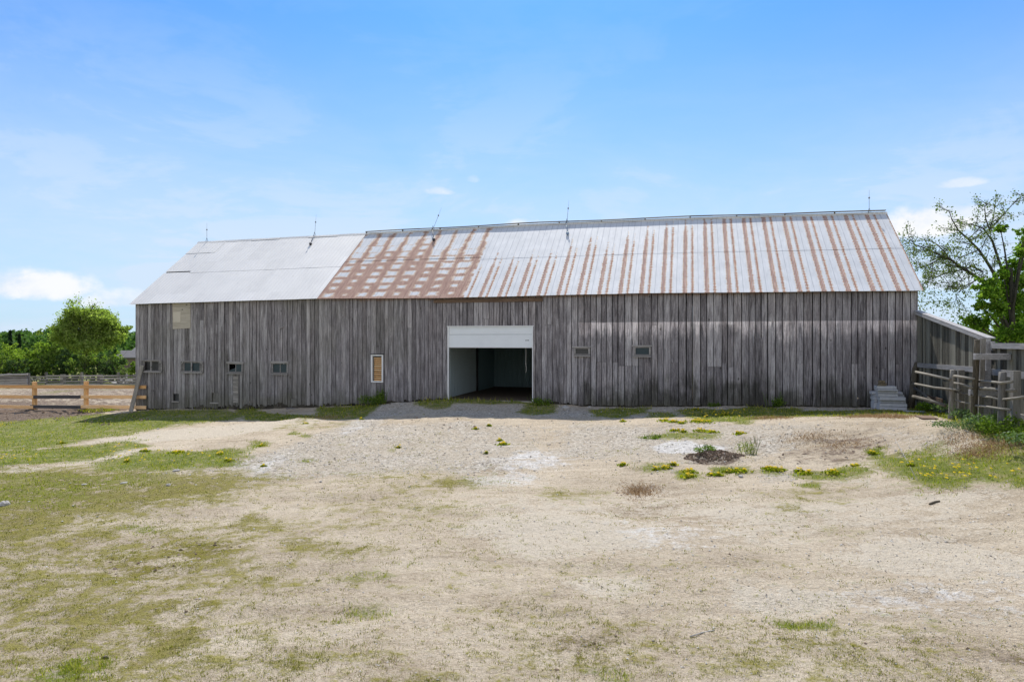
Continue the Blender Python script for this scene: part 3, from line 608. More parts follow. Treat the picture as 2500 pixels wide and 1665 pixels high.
def roof_mat(name, kind):
    m, nt, fin = new_mat(name); P = nt.coord('Object'); X, Y, Z = nt.sep(P)[:3]
    n = nt.noise(P, 1.3, 4, .6); nf = nt.noise(P, 22, 4, .65); ns = nt.noise(nt.vm(P, (1, .12, .12)), 16, 4, .6)
    ribc = nt.ss(nf, .4, .65)
    if kind == 'silver':
        sheet = nt.noise(nt.comb(nt.m('FLOOR', nt.mul(X, 1.25)), 0.0, nt.m('FLOOR', nt.mul(Z, .55))), 3.7, 1)
        c = nt.ramp(nt.add(nt.mul(sheet, .5), nt.mul(nt.add(n, ns), .25)), [(.35, (.64, .62, .585)), (.5, (.72, .70, .66)), (.7, (.79, .77, .73))])
        dirt = nt.ss(nt.noise(P, 2.6, 5, .7), .60, .72); c = nt.mix(nt.mul(dirt, .22), c, (.36, .31, .26))
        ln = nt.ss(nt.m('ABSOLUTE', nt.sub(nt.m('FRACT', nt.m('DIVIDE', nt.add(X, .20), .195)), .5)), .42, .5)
        c = nt.mix(nt.mul(ln, .38), c, (.20, .20, .20))  # thin dark line at each rib, lap shadow put into the colour
        return fin(c, nt.add(.55, nt.mul(n, .15)), .12, nt.bump(nf, .05, .01), .4)
    base = nt.ramp(nt.add(nt.mul(n, .5), nt.mul(ns, .5)), [(.35, (.50, .515, .53)), (.65, (.64, .65, .66))])
    rust = nt.ramp(nt.add(nt.mul(nf, .4), nt.mul(ns, .6)), [(.33, (.22, .095, .055)), (.5, (.36, .18, .115)), (.66, (.52, .31, .20))])
    edge = (.62, .47, .29)
    per = .82
    t = nt.m('FRACT', nt.m('DIVIDE', nt.sub(X, ROOF_X0), per))          # position in one sheet width
    if kind == 'patchy':
        a = nt.m('ABSOLUTE', nt.sub(t, .5)); k = nt.m('ABSOLUTE', nt.sub(nt.m('FRACT', nt.m('DIVIDE', nt.sub(Z, 5.05), .345)), .5))
        wob = nt.add(nt.mul(nt.sub(nt.noise(P, 3.0, 4, .75), .5), .55), nt.mul(nt.sub(nf, .5), .12))
        cellr = nt.vor(nt.comb(nt.m('FLOOR', nt.m('DIVIDE', nt.sub(X, ROOF_X0), per)), 0.0, nt.m('FLOOR', nt.m('DIVIDE', nt.sub(Z, 5.05), .345))), 1.0)
        cr_ = nt.sep(cellr)[0]; wob = nt.add(wob, nt.mul(nt.sub(cr_, .5), .16))
        da = nt.add(nt.sub(.25, a), wob)                                  # >0 inside light squares
        colr = nt.noise(nt.comb(nt.m('FLOOR', nt.m('DIVIDE', nt.sub(X, ROOF_X0), per)), 0.0, nt.mul(Z, .3)), 1.9, 2)
        up = nt.ss(nt.add(Z, nt.mul(colr, 1.6)), 7.0, 9.2)
        dk = nt.add(nt.sub(.25, k), nt.add(wob, nt.mul(up, .42)))
        da = nt.add(da, nt.mul(up, .16))
        mn = nt.m('MINIMUM', da, dk)
        mn = nt.add(mn, nt.mul(nt.sub(colr, .52), .35))
        light = nt.ss(mn, -.07, .09); ed = nt.mul(nt.ss(mn, -.09, -.01), nt.ss(mn, .10, .02))
        rust2 = nt.ramp(nt.add(nt.mul(nf, .4), nt.mul(ns, .6)), [(.33, (.27, .155, .12)), (.5, (.37, .235, .185)), (.66, (.50, .35, .27))])
        c = nt.mix(light, rust2, base); c = nt.mix(nt.mul(ed, .6), c, (.58, .42, .28))
        f = light
    else:
        grow = nt.ss(X, 16.4, 30.5)                                        # rust climbs higher to the right
        lim = nt.add(nt.mul(grow, 2.6), 6.9)                              # height reached by the rust
        nrow = nt.noise(nt.comb(nt.mul(nt.m('FLOOR', nt.m('DIVIDE', nt.sub(X, ROOF_X0), per)), 3.1), 0.0, 0.0), 1.0, 1)
        hh = nt.ss(nt.add(nt.sub(nt.add(lim, nt.mul(nt.sub(nrow, .5), 2.6)), Z), nt.mul(nt.sub(nt.noise(P, 5, 4, .7), .5), 2.2)), -.5, .9)
        teeth = nt.mul(nt.ss(nt.m('FRACT', nt.mul(Z, 8.5)), .45, .6), nt.noise(P, 14, 2))
        jag = nt.add(nt.mul(nt.sub(nt.noise(P, 9, 5, .78), .5), .20), nt.mul(teeth, .05))
        def stripe(c0, hw_):
            d = nt.sub(nt.add(hw_, jag), nt.m('ABSOLUTE', nt.sub(t, c0)))
            return nt.add(d, nt.mul(nt.sub(hh, 1.0), .16))
        d1 = stripe(.18, .086); d2 = stripe(.53, .040)
        d = nt.m('MAXIMUM', d1, d2)
        f1 = nt.ss(d, .0, .02); ed = nt.mul(nt.ss(d, -.035, 0.0), nt.ss(d, .02, .0))
        # thin bare line inside the wide stripe
        line = nt.ss(nt.m('ABSOLUTE', nt.sub(nt.m('ABSOLUTE', nt.sub(t, .18)), .035)), .016, .006)
        f1 = nt.mul(f1, nt.sub(1.0, nt.mul(line, .45)))
        c = nt.mix(nt.mul(f1, .92), base, rust); c = nt.mix(nt.mul(ed, .6), c, edge)
        spk = nt.mul(nt.ss(nt.noise(P, 30, 3, .6), .70, .75), .6); c = nt.mix(nt.mul(spk, nt.ss(X, 24, 34)), c, rust)
        f = nt.sub(1.0, f1)
    off_ = .01 if kind == 'patchy' else .12
    x0_ = ROOF_X0 if kind == 'patchy' else S_B
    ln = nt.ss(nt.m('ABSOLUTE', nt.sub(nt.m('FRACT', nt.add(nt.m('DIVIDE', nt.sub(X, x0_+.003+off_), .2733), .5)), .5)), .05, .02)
    c = nt.mix(nt.mul(ln, .5), c, nt.mix(1.0, c, (.35, .37, .42), 'MULTIPLY'))  # colour darkened along the ribs to stand for shade at the laps
    return fin(c, nt.add(.85, nt.mul(f, -.17)), 0.0, nt.bump(nf, .06, .01), .16)
S_A, S_B = wp(780, 724)[0], wp(1136, 722)[0]
ROOF_X0 = S_A
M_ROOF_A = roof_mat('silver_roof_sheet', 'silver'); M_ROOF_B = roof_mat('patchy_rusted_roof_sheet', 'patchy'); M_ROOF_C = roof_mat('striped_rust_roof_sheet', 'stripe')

# ------------------------------------------------------------------ barn
bx0, by0 = sd2w(0, 0)
barn = empty('barn', (bx0, by0, 0), ANG, label='long weathered grey board barn with rusted metal roof and half open white overhead door', cat='barn')
rg = random.Random(5)
def L(px, py): s, z = wp(px, py); return s, z
def rect(x0, y0, x1, y1):          # photo rectangle on the front wall -> (s0,s1,z0,z1)
    a = wp(x0, (y0+y1)/2)[0]; b_ = wp(x1, (y0+y1)/2)[0]
    zb = (wp(x0, y1)[1]+wp(x1, y1)[1])/2; zt = (wp(x0, y0)[1]+wp(x1, y0)[1])/2
    return a, b_, zb, zt
WIN = [rect(355, 883.5, 389, 904), rect(452, 886, 489, 905.5), rect(561, 889, 592, 907), rect(668, 888, 702, 909), rect(1406, 851.5, 1437, 864), rect(1552, 849, 1585, 865)]
LOUV = rect(908, 866, 936.5, 933)
DOOR = rect(1094, 797.5, 1302, 974)
DOOR = (DOOR[0], DOOR[1], hw(17.5)-.02, DOOR[3])
HOLE = [rect(424, 961, 438, 979), rect(518, 959, 535, 982), rect(710.5, 972, 725, 991)]
OPEN = WIN+[LOUV, DOOR]+HOLE
HEAD = rect(1060, 722.5, 1326, 730.5); HEAD = (HEAD[0], HEAD[1], HEAD[2]-.13, HEAD[3]-.11)
def sub_rects(r, holes):
    out = [r]
    for h in holes:
        nw = []
        for (a, b_, c, d) in out:
            if h[0] >= b_ or h[1] <= a or h[2] >= d or h[3] <= c: nw.append((a, b_, c, d)); continue
            if h[0]-a > .012: nw.append((a, h[0], c, d)); 
            if b_-h[1] > .012: nw.append((h[1], b_, c, d))
            a2, b2 = max(a, h[0]), min(b_, h[1])
            if h[2]-c > .01: nw.append((a2, b2, c, h[2]))
            if d-h[3] > .01: nw.append((a2, b2, h[3], d))
        out = nw
    return out
def board(mb, s0, s1, z0, z1, y, th, rnd, tilt=0.0, dz=(0, 0), topz=None):
    """one vertical board, front face at y (towards the yard is negative y)"""
    t0 = z1 if topz is None else topz(s0); t1 = z1 if topz is None else topz(s1)
    yo = y+tilt
    mb.hexa([(s0, yo, z0+dz[0]), (s1, yo, z0+dz[1]), (s1, yo+th, z0+dz[1]), (s0, yo+th, z0+dz[0]), (s0, y, t0), (s1, y, t1), (s1, y+th, t1), (s0, y+th, t0)], rnd)
mb = MB(); s = 0.0; k = 0
while s < LEN-.02:
    wd = rg.uniform(.16, .25) if s < 13 else (rg.uniform(.13, .30) if s < 21 else rg.uniform(.20, .30))
    e = min(s+wd, LEN)
    if LEN-e < .1: e = LEN
    gap = rg.choice([.012, .016, .02, .024, .03]) if s < 21 else rg.choice([.016, .020, .026, .034, .042])
    if rg.random() < .05: gap += .02
    a, b_ = s+gap/2, e-gap/2; mid_s = (s+e)/2
    yb = -.030-rg.uniform(0, .012)-(0.028 if HEAD[0] < mid_s < HEAD[1] and False else 0)
    rnd = rg.random(); tl = rg.uniform(-.006, .006)
    low = hw(mid_s)+rg.uniform(.01, .07)+(.10*rg.random() if 3.5 < s < 9.5 else 0)
    pieces = []
    zt = zeave(mid_s)-.03
    # butt joints where boards were pieced
    js = []
    if s > 22 and rg.random() < .30: js.append(ZC+.73+rg.choice([0, 0, .0, -.12]))
    if s > 22 and rg.random() < .30: js.append(ZC-.98+rg.choice([0, 0, .15]))
    if s <= 22 and rg.random() < .08: js.append(ZC+rg.uniform(.3, 1.1))
    zs = [low]+sorted(js)+[zt]
    for i in range(len(zs)-1):
        z0, z1 = zs[i], zs[i+1]-(.006 if i < len(zs)-2 else 0)
        rr = rnd if i == 0 else rg.random()
        yy = yb-(.0 if i % 2 == 0 else .012)
        for (q0, q1, q2, q3) in sub_rects((a, b_, z0, z1), OPEN):
            top = (lambda x: zeave(x)-.035) if abs(q3-zt) < 1e-6 else None
            if abs(q2-low) < 1e-6 and q3-q2 > .6:
                # ragged foot made of a few splinters
                nn = 3; cut = q2+rg.uniform(.16, .3); amp = .11 if 3 < s < 10.5 else .045
                board(mb, q0, q1, cut, q3, yy, .024, rr, tl, topz=top)
                xs = [q0]+sorted(rg.uniform(q0+.02, q1-.02) for _ in range(nn-1))+[q1]
                for j in range(nn):
                    if xs[j+1]-xs[j] < .012: continue
                    dd = rg.uniform(-.01, amp)
                    board(mb, xs[j], xs[j+1], q2+dd, cut, yy+tl, .024, rr, 0, (rg.uniform(-.02, .02), rg.uniform(-.02, .02)))
            else: board(mb, q0, q1, q2, q3, yy, .024, rr, tl*(.2 if top is None else 1), topz=top)
    s = e; k += 1
front = mb.build('front_wall', M_BOARD, barn)
# two battens nailed over gaps and a loose scrap
for px0, px1, y0, y1 in ((1500, 1511, 800, 802), (1852, 1861, 826, 994), (2031, 2034, 776, 810)):
    a, b_, c, d = rect(px0, y0, px1, y1)
    if d-c > .3: mb = MB(); mb.box(a, b_, -.062, -.044, c, d, rg.random()); mb.build('nailed_batten', M_BOARD, barn)
a, z = L(690, 800); mb = MB(); mb.bar((a-.09, -.055, z-.06), (a+.09, -.055, z+.06), .02, .07, (0, 1, 0), .8)
mb.build('nailed_batten', M_BOARD, barn)
# rubble and rotted sill under the boards
for i0, i1 in ((0, 38), (38, 76)):
  mb = MB()
  for i in range(i0, i1):
    if i < 38: s0 = i*(DOOR[0]-.05)/38; s1 = s0+(DOOR[0]-.05)/38
    else: s0 = DOOR[1]+.05+(i-38)*(LEN-DOOR[1]-.05)/38; s1 = s0+(LEN-DOOR[1]-.05)/38
    mb.box(s0, s1-.01, .0, .16, hw((s0+s1)/2)-.5, hw((s0+s1)/2)+.26, rg.random())
  mb.build('sill_beam', M_SOIL_WOOD, barn)
# end and back walls
def gable(sx, th):
    mb = MB(); d = 0.0
    while d < 2*HALF-.02:
        e = min(d+rg.uniform(.2, .3), 2*HALF)
        tops = [zeave(sx)+(zridge(sx)-zeave(sx))*(1-abs(q/HALF-1))-.03 for q in (d+.004, e-.004)]
        z0 = hw(sx)-.35; x0, x1 = (sx, sx+th) if th > 0 else (sx+th, sx)
        mb.hexa([(x0, d+.004, z0), (x1, d+.004, z0), (x1, e-.004, z0), (x0, e-.004, z0), (x0, d+.004, tops[0]), (x1, d+.004, tops[0]), (x1, e-.004, tops[1]), (x0, e-.004, tops[1])], rg.random())
        d = e
    return mb
gable(.002, .024).build('end_wall', M_BOARD, barn); gable(LEN-.002, -.024).build('end_wall', M_BOARD, barn)
mb = MB(); s = 0.03
while s < LEN-.03:
    e = min(s+rg.uniform(.25, .4), LEN-.03)
    mb.box(s, e-.002, 2*HALF-.03, 2*HALF, hw(s)-2.0, zeave(s)-.04, rg.random()); s = e
mb.build('back_wall', M_BOARD, barn)
# corner boards
mb = MB(); mb.box(-.026, .0, -.03, .16, hw(0)-.02, zeave(0)-.05, .3); mb.build('corner_board', M_BOARD, barn)
mb = MB(); mb.box(LEN+.002, LEN+.026, -.03, .14, hw(LEN)-.02, zeave(LEN)-.05, .7); mb.build('corner_board', M_BOARD, barn)
# header beam
mb = MB(); mb.box(HEAD[0], HEAD[1], -.085, -.045, HEAD[2], HEAD[3]-.01, .4); mb.build('header_beam', M_BROWNX, barn, bevel=.006)

# ---- roof
def rp(s, f, lift=0.0, back=False):
    ze, zr = zeave(s), zridge(s); d = f*HALF; z = ze+(zr-ze)*f
    nl = math.hypot(HALF, zr-ze); y = d-lift*(zr-ze)/nl; zz = z+lift*HALF/nl
    return (s, 2*HALF-y if back else y, zz)
def sheet(name, s0, s1, f0, f1, pitch, ribh, mat, lift, back=False, phase=0.0, nf=14, sag=0.0):
    xs = [(s0, 0)]; s = s0+phase; rw = pitch*.055
    while s < s1-rw*2:
        if s > s0+rw: xs += [(s-rw, 0), (s-rw*.45, 1), (s+rw*.45, 1), (s+rw, 0)]
        s += pitch
    xs += [(s1, 0)]
    V = []; rr = random.Random(int(s0*100)+int(f0*10))
    fs = [f0+(f1-f0)*i/nf for i in range(nf+1)]
    wv = [rr.uniform(-.0035, .0035) for _ in range(400)]
    for i, f in enumerate(fs):
        for j, (x, r) in enumerate(xs):
            wob = wv[int(x/.8) % 400]*.3+.004*math.sin(x*1.3+f*7)+(wv[int(x/.27+7) % 400]*.5 if i == 0 else 0)
            df = (wv[int(x/.8+50) % 400]*1.2/5.7) if i == 0 else 0
            V.append(rp(x, f+df, lift+ribh*r+wob+sag*math.sin(x*.8), back))
    n = len(xs); idx = np.arange(len(V)).reshape(len(fs), n)
    Fq = np.stack([idx[:-1, :-1], idx[:-1, 1:], idx[1:, 1:], idx[1:, :-1]], -1).reshape(-1, 4)
    if back: Fq = Fq[:, ::-1]
    o = npmesh(name, V, Fq, mat, barn)
    md = o.modifiers.new('t', 'SOLIDIFY'); md.thickness = .004; md.offset = -1
    return o
EV = -.045
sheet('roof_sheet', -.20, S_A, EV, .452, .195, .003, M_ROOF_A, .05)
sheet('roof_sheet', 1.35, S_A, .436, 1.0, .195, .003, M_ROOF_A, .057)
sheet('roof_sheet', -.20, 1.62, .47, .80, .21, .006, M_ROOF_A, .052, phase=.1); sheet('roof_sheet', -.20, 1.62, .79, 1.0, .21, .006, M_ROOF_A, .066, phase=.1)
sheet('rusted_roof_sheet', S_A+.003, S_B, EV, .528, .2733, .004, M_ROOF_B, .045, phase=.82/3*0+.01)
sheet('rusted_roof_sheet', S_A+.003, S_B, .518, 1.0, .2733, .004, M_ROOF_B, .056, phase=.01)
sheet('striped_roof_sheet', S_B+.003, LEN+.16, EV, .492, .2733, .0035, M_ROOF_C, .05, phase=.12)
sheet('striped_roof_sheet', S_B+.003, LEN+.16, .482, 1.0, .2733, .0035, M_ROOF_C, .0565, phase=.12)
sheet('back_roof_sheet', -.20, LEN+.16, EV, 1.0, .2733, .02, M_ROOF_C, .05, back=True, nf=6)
mb = MB()                                     # roof boards under the sheets
for bk in (False, True):
    for i in range(34):
        s0 = -.14+(LEN+.22)*i/34; s1 = -.14+(LEN+.22)*(i+1)/34
        for f0, f1 in ((EV+.01, 1.0),):
            a = [rp(s0, f0, 0, bk), rp(s1, f0, 0, bk), rp(s1, f1, 0, bk), rp(s0, f1, 0, bk)]; c = [rp(s0, f0, .03, bk), rp(s1, f0, .03, bk), rp(s1, f1, .03, bk), rp(s0, f1, .03, bk)]
            mb.hexa(a+c, rg.random())
mb.build('roof_deck', M_SOIL_WOOD, barn)
# ridge capping: bent metal strip, weathered board near the right end
mb = MB(); nseg = 40
def rpt(s, dy, dz): return (s, HALF+dy, zridge(s)+dz)
for i in range(nseg):
    s0 = -.22+(LEN+.4)*i/nseg; s1 = -.22+(LEN+.4)*(i+1)/nseg; up = .03*math.sin(i*1.7)*.4
    for sg in (-1, 1):
        mb.hexa([rpt(s0, sg*.10, .005+up), rpt(s1, sg*.10, .005+up), rpt(s1, 0, .10), rpt(s0, 0, .10), rpt(s0, sg*.10, .015+up), rpt(s1, sg*.10, .015+up), rpt(s1, 0, .112), rpt(s0, 0, .112)], rg.random())
mb.build('ridge_cap', M_ROOF_A, barn)
mb = MB(); SR = 9.8
for i in range(24):
    s0 = SR+(LEN+.12-SR)*i/24; s1 = SR+(LEN+.12-SR)*(i+1)/24
    u0, u1 = .155+.012*math.sin(i*.9), .155+.012*math.sin((i+1)*.9)
    mb.hexa([rpt(s0, -.10, u0), rpt(s1, -.10, u1), rpt(s1, .10, u1), rpt(s0, .10, u0), rpt(s0, -.10, u0+.022), rpt(s1, -.10, u1+.022), rpt(s1, .10, u1+.022), rpt(s0, .10, u0+.022)], rg.random())
    if i % 2 == 0: mb.box(s0, s0+.05, HALF-.03, HALF+.03, zridge(s0)+.08, zridge(s0)+u0, .3)
mb.build('ridge_board', M_GREYX, barn)
# lightning rods with glass balls and grounding drops
for px, pyt, pyb, pxt, blob in ((505, 545, 592, 505, None), (768, 524, 577, 772, (761, 602)), (1057, 507, 558, 1078, (1060, 596)), (1384, 489, 548, 1389, (1386, 578)), (2122, 463, 527, 2122, None)):
    sb, _ = wp(px, pyb, HALF); st_, zt = wp(pxt, pyt, HALF); zb = zridge(sb)+.10
    mb = MB(); p0 = Vector((sb, HALF, zb)); p1 = Vector((st_, HALF, zt))
    mb.tube([p0, p0.lerp(p1, .62)], .009, 6); mb.tube([p0.lerp(p1, .62), p1], [.006, .003], 5)
    for a in (0, 2.1, 4.2): mb.tube([p0+Vector((.09*math.cos(a), .09*math.sin(a), -.04)), p0+Vector((0, 0, .2))], .007, 5)
    rod = mb.build('lightning_rod', M_ROD, barn)
    c = p0.lerp(p1, .64); mb = MB(); mb.tube([c+Vector((0, 0, z)) for z in (-.045, -.03, 0, .03, .045)], [.01, .028, .036, .028, .01], 8)
    mb.build('glass_ball', M_ROD, rod, smooth=True)
    if blob:
        sb2, zb2 = sb, None
        f = .90 if blob[1] > 590 else .915
        sx = wp(blob[0], blob[1], HALF*f)[0]; e = Vector(rp(sx, f, .14)); s0 = Vector(rp(sb, 1.0, .15))
        f2 = .84 if px > 1000 else .87
        sx = wp(blob[0], blob[1], HALF*f2)[0]; e = Vector(rp(sx, f2, .12))
        mb = MB(); mb.tube([s0, s0.lerp(e, .5), e], .016, 6)
        d = (e-s0).normalized(); mb.tube([e, e+d*.05, e+d*.14, e+d*.2, e+d*.24], [.02, .06, .075, .05, .01], 8)
        mb.build('roof_weight', M_GLASSBALL if px > 1300 else M_DARK, barn, smooth=True)

# ---- windows
def frame_box(mb, a, b_, c, d, t, y0, y1):
    mb.box(a-t, b_+t, y0, y1, d, d+t, .6); mb.box(a-t, b_+t, y0, y1, c-t, c, .4)
    mb.box(a-t, a, y0, y1, c, d, .5); mb.box(b_, b_+t, y0, y1, c, d, .7)
for i, (a, b_, c, d) in enumerate(WIN):
    wr = empty('window'); wr.parent = barn; wr.location = ((a+b_)/2, 0, c)
    ox, oz = (a+b_)/2, c
    a, b_, c, d = a-ox, b_-ox, 0.0, d-oz
    fm = MB()
    if i < 2:
        big = .16; A, B_, C_, D_ = a-.16, b_+.20, c-.05, d+.07
        for q in ((A, C_, B_, C_), (A, D_, B_, D_)): fm.bar((q[0], -.075, q[1]), (q[2], -.075, q[3]), .05, .05, (0, 1, 0), .6)
        fm.bar((A, -.077, C_+.025), (A, -.077, D_-.025), .05, .05, (0, 1, 0), .5); fm.bar((B_, -.077, C_+.025), (B_, -.077, D_-.025), .05, .05, (0, 1, 0), .5)
        fm.bar(((a+b_)/2, -.072, c-.03), ((a+b_)/2, -.072, d+.04), .05, .05, (0, 1, 0), .8)
        fm.bar((B_-.14, -.083, D_), (B_, -.083, D_-.13), .035, .035, (0, 1, 0), .8)
        if i == 1: fm.bar((A+.14, -.083, D_), (A, -.083, D_-.13), .035, .035, (0, 1, 0), .8); fm.bar((B_-.14, -.083, C_), (B_, -.083, C_+.16), .035, .035, (0, 1, 0), .8)
        fm.box(a-.16, a, -.052, -.044, c, d, .2); fm.box(b_, b_+.2, -.052, -.044, c, d, .35)
    elif i < 4:
        frame_box(fm, a, b_, c, d, .05, -.07, -.044)
        fm.bar((a-.12, -.08, d+.07), (b_+.12, -.08, d+.07), .035, .10, (0, 0, 1), .7)
        fm.box((a+b_)/2-.012, (a+b_)/2+.012, -.03, -.012, c, d, .9)
        if i == 3:
            fm.bar((a-.1, -.10, d+.12), (a+.12, -.10, d-.0), .03, .035, (0, 1, 0), .95); fm.bar((b_+.08, -.10, d+.12), (b_-.14, -.10, d), .03, .035, (0, 1, 0), .95)
    else:
        frame_box(fm, a, b_, c, d, .06, -.075, -.044)
        fm.box(a-.14, b_+.12, -.095, -.076, d+.05, d+.10, .8)
    fr = fm.build('frame', M_FRAME, wr)
    sl = MB(); ex = .10 if i < 2 else .08
    sl.box(a-ex, b_+ex+(.1 if i < 2 else 0), -.13, -.045, c-.105, c-.065, .8); sl.build('sill', M_FRAME, wr)
    pn = MB()
    if i == 2: pn.hexa([(a, -.022, c), ((a+b_)/2, -.022, c), ((a+b_)/2, -.018, c), (a, -.018, c), (a, -.022, c+.06), ((a+b_)/2, -.022, c+.17), ((a+b_)/2, -.018, c+.17), (a, -.018, c+.06)]); pn.box((a+b_)/2, b_, -.022, -.018, c, d)
    elif i == 0: pn.box(a, b_, .06, .065, c, d)
    else: pn.box(a, b_, -.022, -.018, c, d)
    pn.build('pane', M_GLASS if i not in (0, 4) else M_INDARK, wr)
# white framed opening with sawn slats
a, b_, c, d = LOUV; wr = empty('slatted_window'); wr.parent = barn; wr.location = ((a+b_)/2, 0, c); ox, oz = (a+b_)/2, c; a, b_, c, d = a-ox, b_-ox, 0., d-oz
mb = MB(); frame_box(mb, a+.05, b_-.05, c+.05, d-.05, .055, -.09, .02); mb.build('frame', M_TRIM, wr)
mb = MB(); mb.box(a-.03, b_+.05, -.11, -.045, d+.008, d+.04, .4); mb.build('drip_board', M_DARK, wr)
mb = MB(); mb.box(a+.05, b_-.05, .06, .07, c+.05, d-.05, .1); mb.build('slat_back', M_INDARK, wr); mb = MB(); nsl = 12
for i in range(nsl):
    z = c+.07+(d-c-.16)*i/nsl; mb.box(a+.10, b_-.06, .01, .04, z, z+(d-c-.16)/nsl*.58, rg.random())
mb.build('slat', M_NEWX, wr)
mb = MB(); mb.box(a+.05, a+.10, .0, .05, c+.05, d-.05, .3); mb.build('side_post', M_GREYZ, wr)
# boarded openings near the ground
a, b_, c, d = HOLE[0]; mb = MB(); mb.box(a, b_, .05, .06, c, d, .1); mb.build('hatch_back', M_INDARK, barn)
mb = MB(); mb.box(a-.04, b_+.04, -.09, -.0, c-.05, c-.005, .9); mb.box(a-.02, a+.01, -.056, -.044, c, d, .5); mb.build('hatch_sill', M_GREYX, barn)
a, b_, c, d = HOLE[1]; mb = MB(); mb.box(a, b_, .015, .03, c, d, .45); mb.build('hatch_board', M_BOARD, barn)
mb = MB(); mb.box(a-.06, b_+.02, -.09, -.0, c-.06, c-.005, .9); mb.build('hatch_sill', M_GREYX, barn)
a, b_, c, d = HOLE[2]; mb = MB(); mb.box(a+.01, b_-.01, -.02, -.005, c, d-.02, .6); mb.build('hatch_board', M_BOARD, barn)
# plywood patch
a, b_, c, d = rect(424, 739, 467, 803.5); mb = MB(); mb.hexa([(a, -.060, c), (b_, -.060, c+.04), (b_, -.046, c+.04), (a, -.046, c), (a-.02, -.060, zeave(a)-.06), (b_, -.060, zeave(b_)-.06), (b_, -.046, zeave(b_)-.06), (a-.02, -.046, zeave(a)-.06)], .5)
mb.build('plywood_patch', M_PLY, barn, label='large plywood sheet nailed under the eave')
a, b_, c, d = rect(425.6, 761, 444, 787); mb = MB(); mb.hexa([(a, -.072, c+.01), (b_-.02, -.072, c), (b_-.02, -.062, c), (a, -.062, c+.01), (a, -.072, d-.02), (b_, -.072, d), (b_, -.062, d), (a, -.062, d-.02)], .95)
mb.build('plywood_patch', plain('pale_plywood', (.55, .50, .42), .8, var=.08), barn, label='small paler plywood square on the large sheet')
# laddered slats under the third window
a = wp(571, 950)[0]; b_ = wp(583, 950)[0]; mb = MB(); z0 = wp(577, 983)[1]; z1 = wp(577, 918)[1]
for i in range(11): zz = z0+(z1-z0)*i/11; mb.box(a, b_, -.058, -.044, zz, zz+(z1-z0)/11*.93, rg.random()*.5+.5)
mb.build('patch_slat', M_GREYX, barn)

# ---- overhead door
DA, DB, DC, DD = DOOR
dr = empty('overhead_door'); dr.parent = barn; dr.location = (DA, 0, DC)
w_, h_ = DB-DA, DD-DC
mb = MB(); mb.box(-.002, .045, -.065, .03, -.03, h_, .5); mb.box(w_-.03, w_+.002, -.065, .03, -.03, h_, .5); mb.box(-.03, w_+.03, -.07, .03, h_-.001, h_+.03, .5); mb.build('door_frame', M_TRIM, dr)
zsec = wp(1198, 816.7)[1]-DC; zbot = wp(1198, 849)[1]-DC
def panel(z0, z1, nm):
    mb = MB(); ya = -.012
    mb.box(.046, w_-.031, ya, ya+.045, z0, z1, .5)
    n = 3; m_ = .12; ww = (w_-.2)/n
    for i in range(n):
        p, q = .1+i*ww+.06, .1+(i+1)*ww-.06; zz0, zz1 = z0+.10, min(z1-.08, z0+.44)
        if zz1-zz0 < .12: continue
        t = .012
        mb.box(p, q, ya-.006, ya-.0005, zz0, zz0+t); mb.box(p, q, ya-.006, ya-.0005, zz1-t, zz1)
        mb.box(p, p+t, ya-.006, ya-.0005, zz0+t, zz1-t); mb.box(q-t, q, ya-.006, ya-.0005, zz0+t, zz1-t)
    return mb.build('door_panel', M_WHITE, dr, bevel=.003)
panel(zbot+.03, zsec-.006, ''); panel(zsec+.006, h_-.002, '')
mb = MB(); mb.box(.046, w_-.031, -.016, .03, zbot, zbot+.028, .5); mb.build('bottom_seal', M_TRIM, dr)
mb = MB(); a, z = wp(1283, 832.2); a -= DA; z -= DC                      # small illegible maker's mark
for i, (x, hh, ww) in enumerate(((0, .040, .022), (.030, .024, .02), (.056, .030, .018), (.080, .022, .022), (.108, .040, .022), (.136, .020, .016))): mb.box(a+x*1.0, a+x+ww, -.016, -.0125, z+(.04-hh)/2, z+(.04+hh)/2)
mb.build('maker_mark', M_INK, dr)
a, z = wp(1284, 850, .3); ropez = zbot+.02; rx_ = a-DA
mb = MB(); mb.tube([(rx_, .3, ropez+.3), (rx_, .3, ropez-.55), (rx_-.01, .3, ropez-.68), (rx_+.015, .31, ropez-.85), (rx_+.01, .32, ropez-.98), (rx_-.02, .3, ropez-1.05)], .009, 6)
mb.tube([(rx_, .3, ropez-.66), (rx_, .3, ropez-.70)], .02, 6); mb.build('pull_rope', M_RUBBERROPE, dr)
# room behind the door
FL = hw(17.5)-.03
mb = MB(); mb.box(DA+.0, DB-.0, -.10, .22, FL-.25, FL+.02, .5); mb.build('threshold', M_SILL, barn)
mb = MB(); mb.box(DA-.55, DB+5.0, .23, 2*HALF-.25, FL-.3, FL-.005, .5); mb.build('room_floor', M_FLOOR, barn)
def ribwall(name, p, q, z0, z1, mat, pitch=.15, amp=.02):
    p = Vector(p); q = Vector(q); d = q-p; n = int(d.length/pitch); nn = Vector((-d.y, d.x, 0)).normalized(); mb = MB(); d = d/n
    V = []; 
    for i in range(n):
        for t, o in ((0, 0), (.62, 0), (.72, amp), (.9, amp)):
            c = p+d*(i+t)+nn*o; V += [(c.x, c.y, z0), (c.x, c.y, z1)]
    V += [(q.x, q.y, z0), (q.x, q.y, z1)]; m = len(V)//2
    Fq = [(2*i, 2*i+2, 2*i+3, 2*i+1) for i in range(m-1)]
    return npmesh(name, V, Fq, mat, barn)
RZ = DD+.35
ribwall('room_wall', (DA-.40, .20, 0), (DA-.52, 5.5, 0), FL-.05, RZ, M_INWALL, .22, .045)
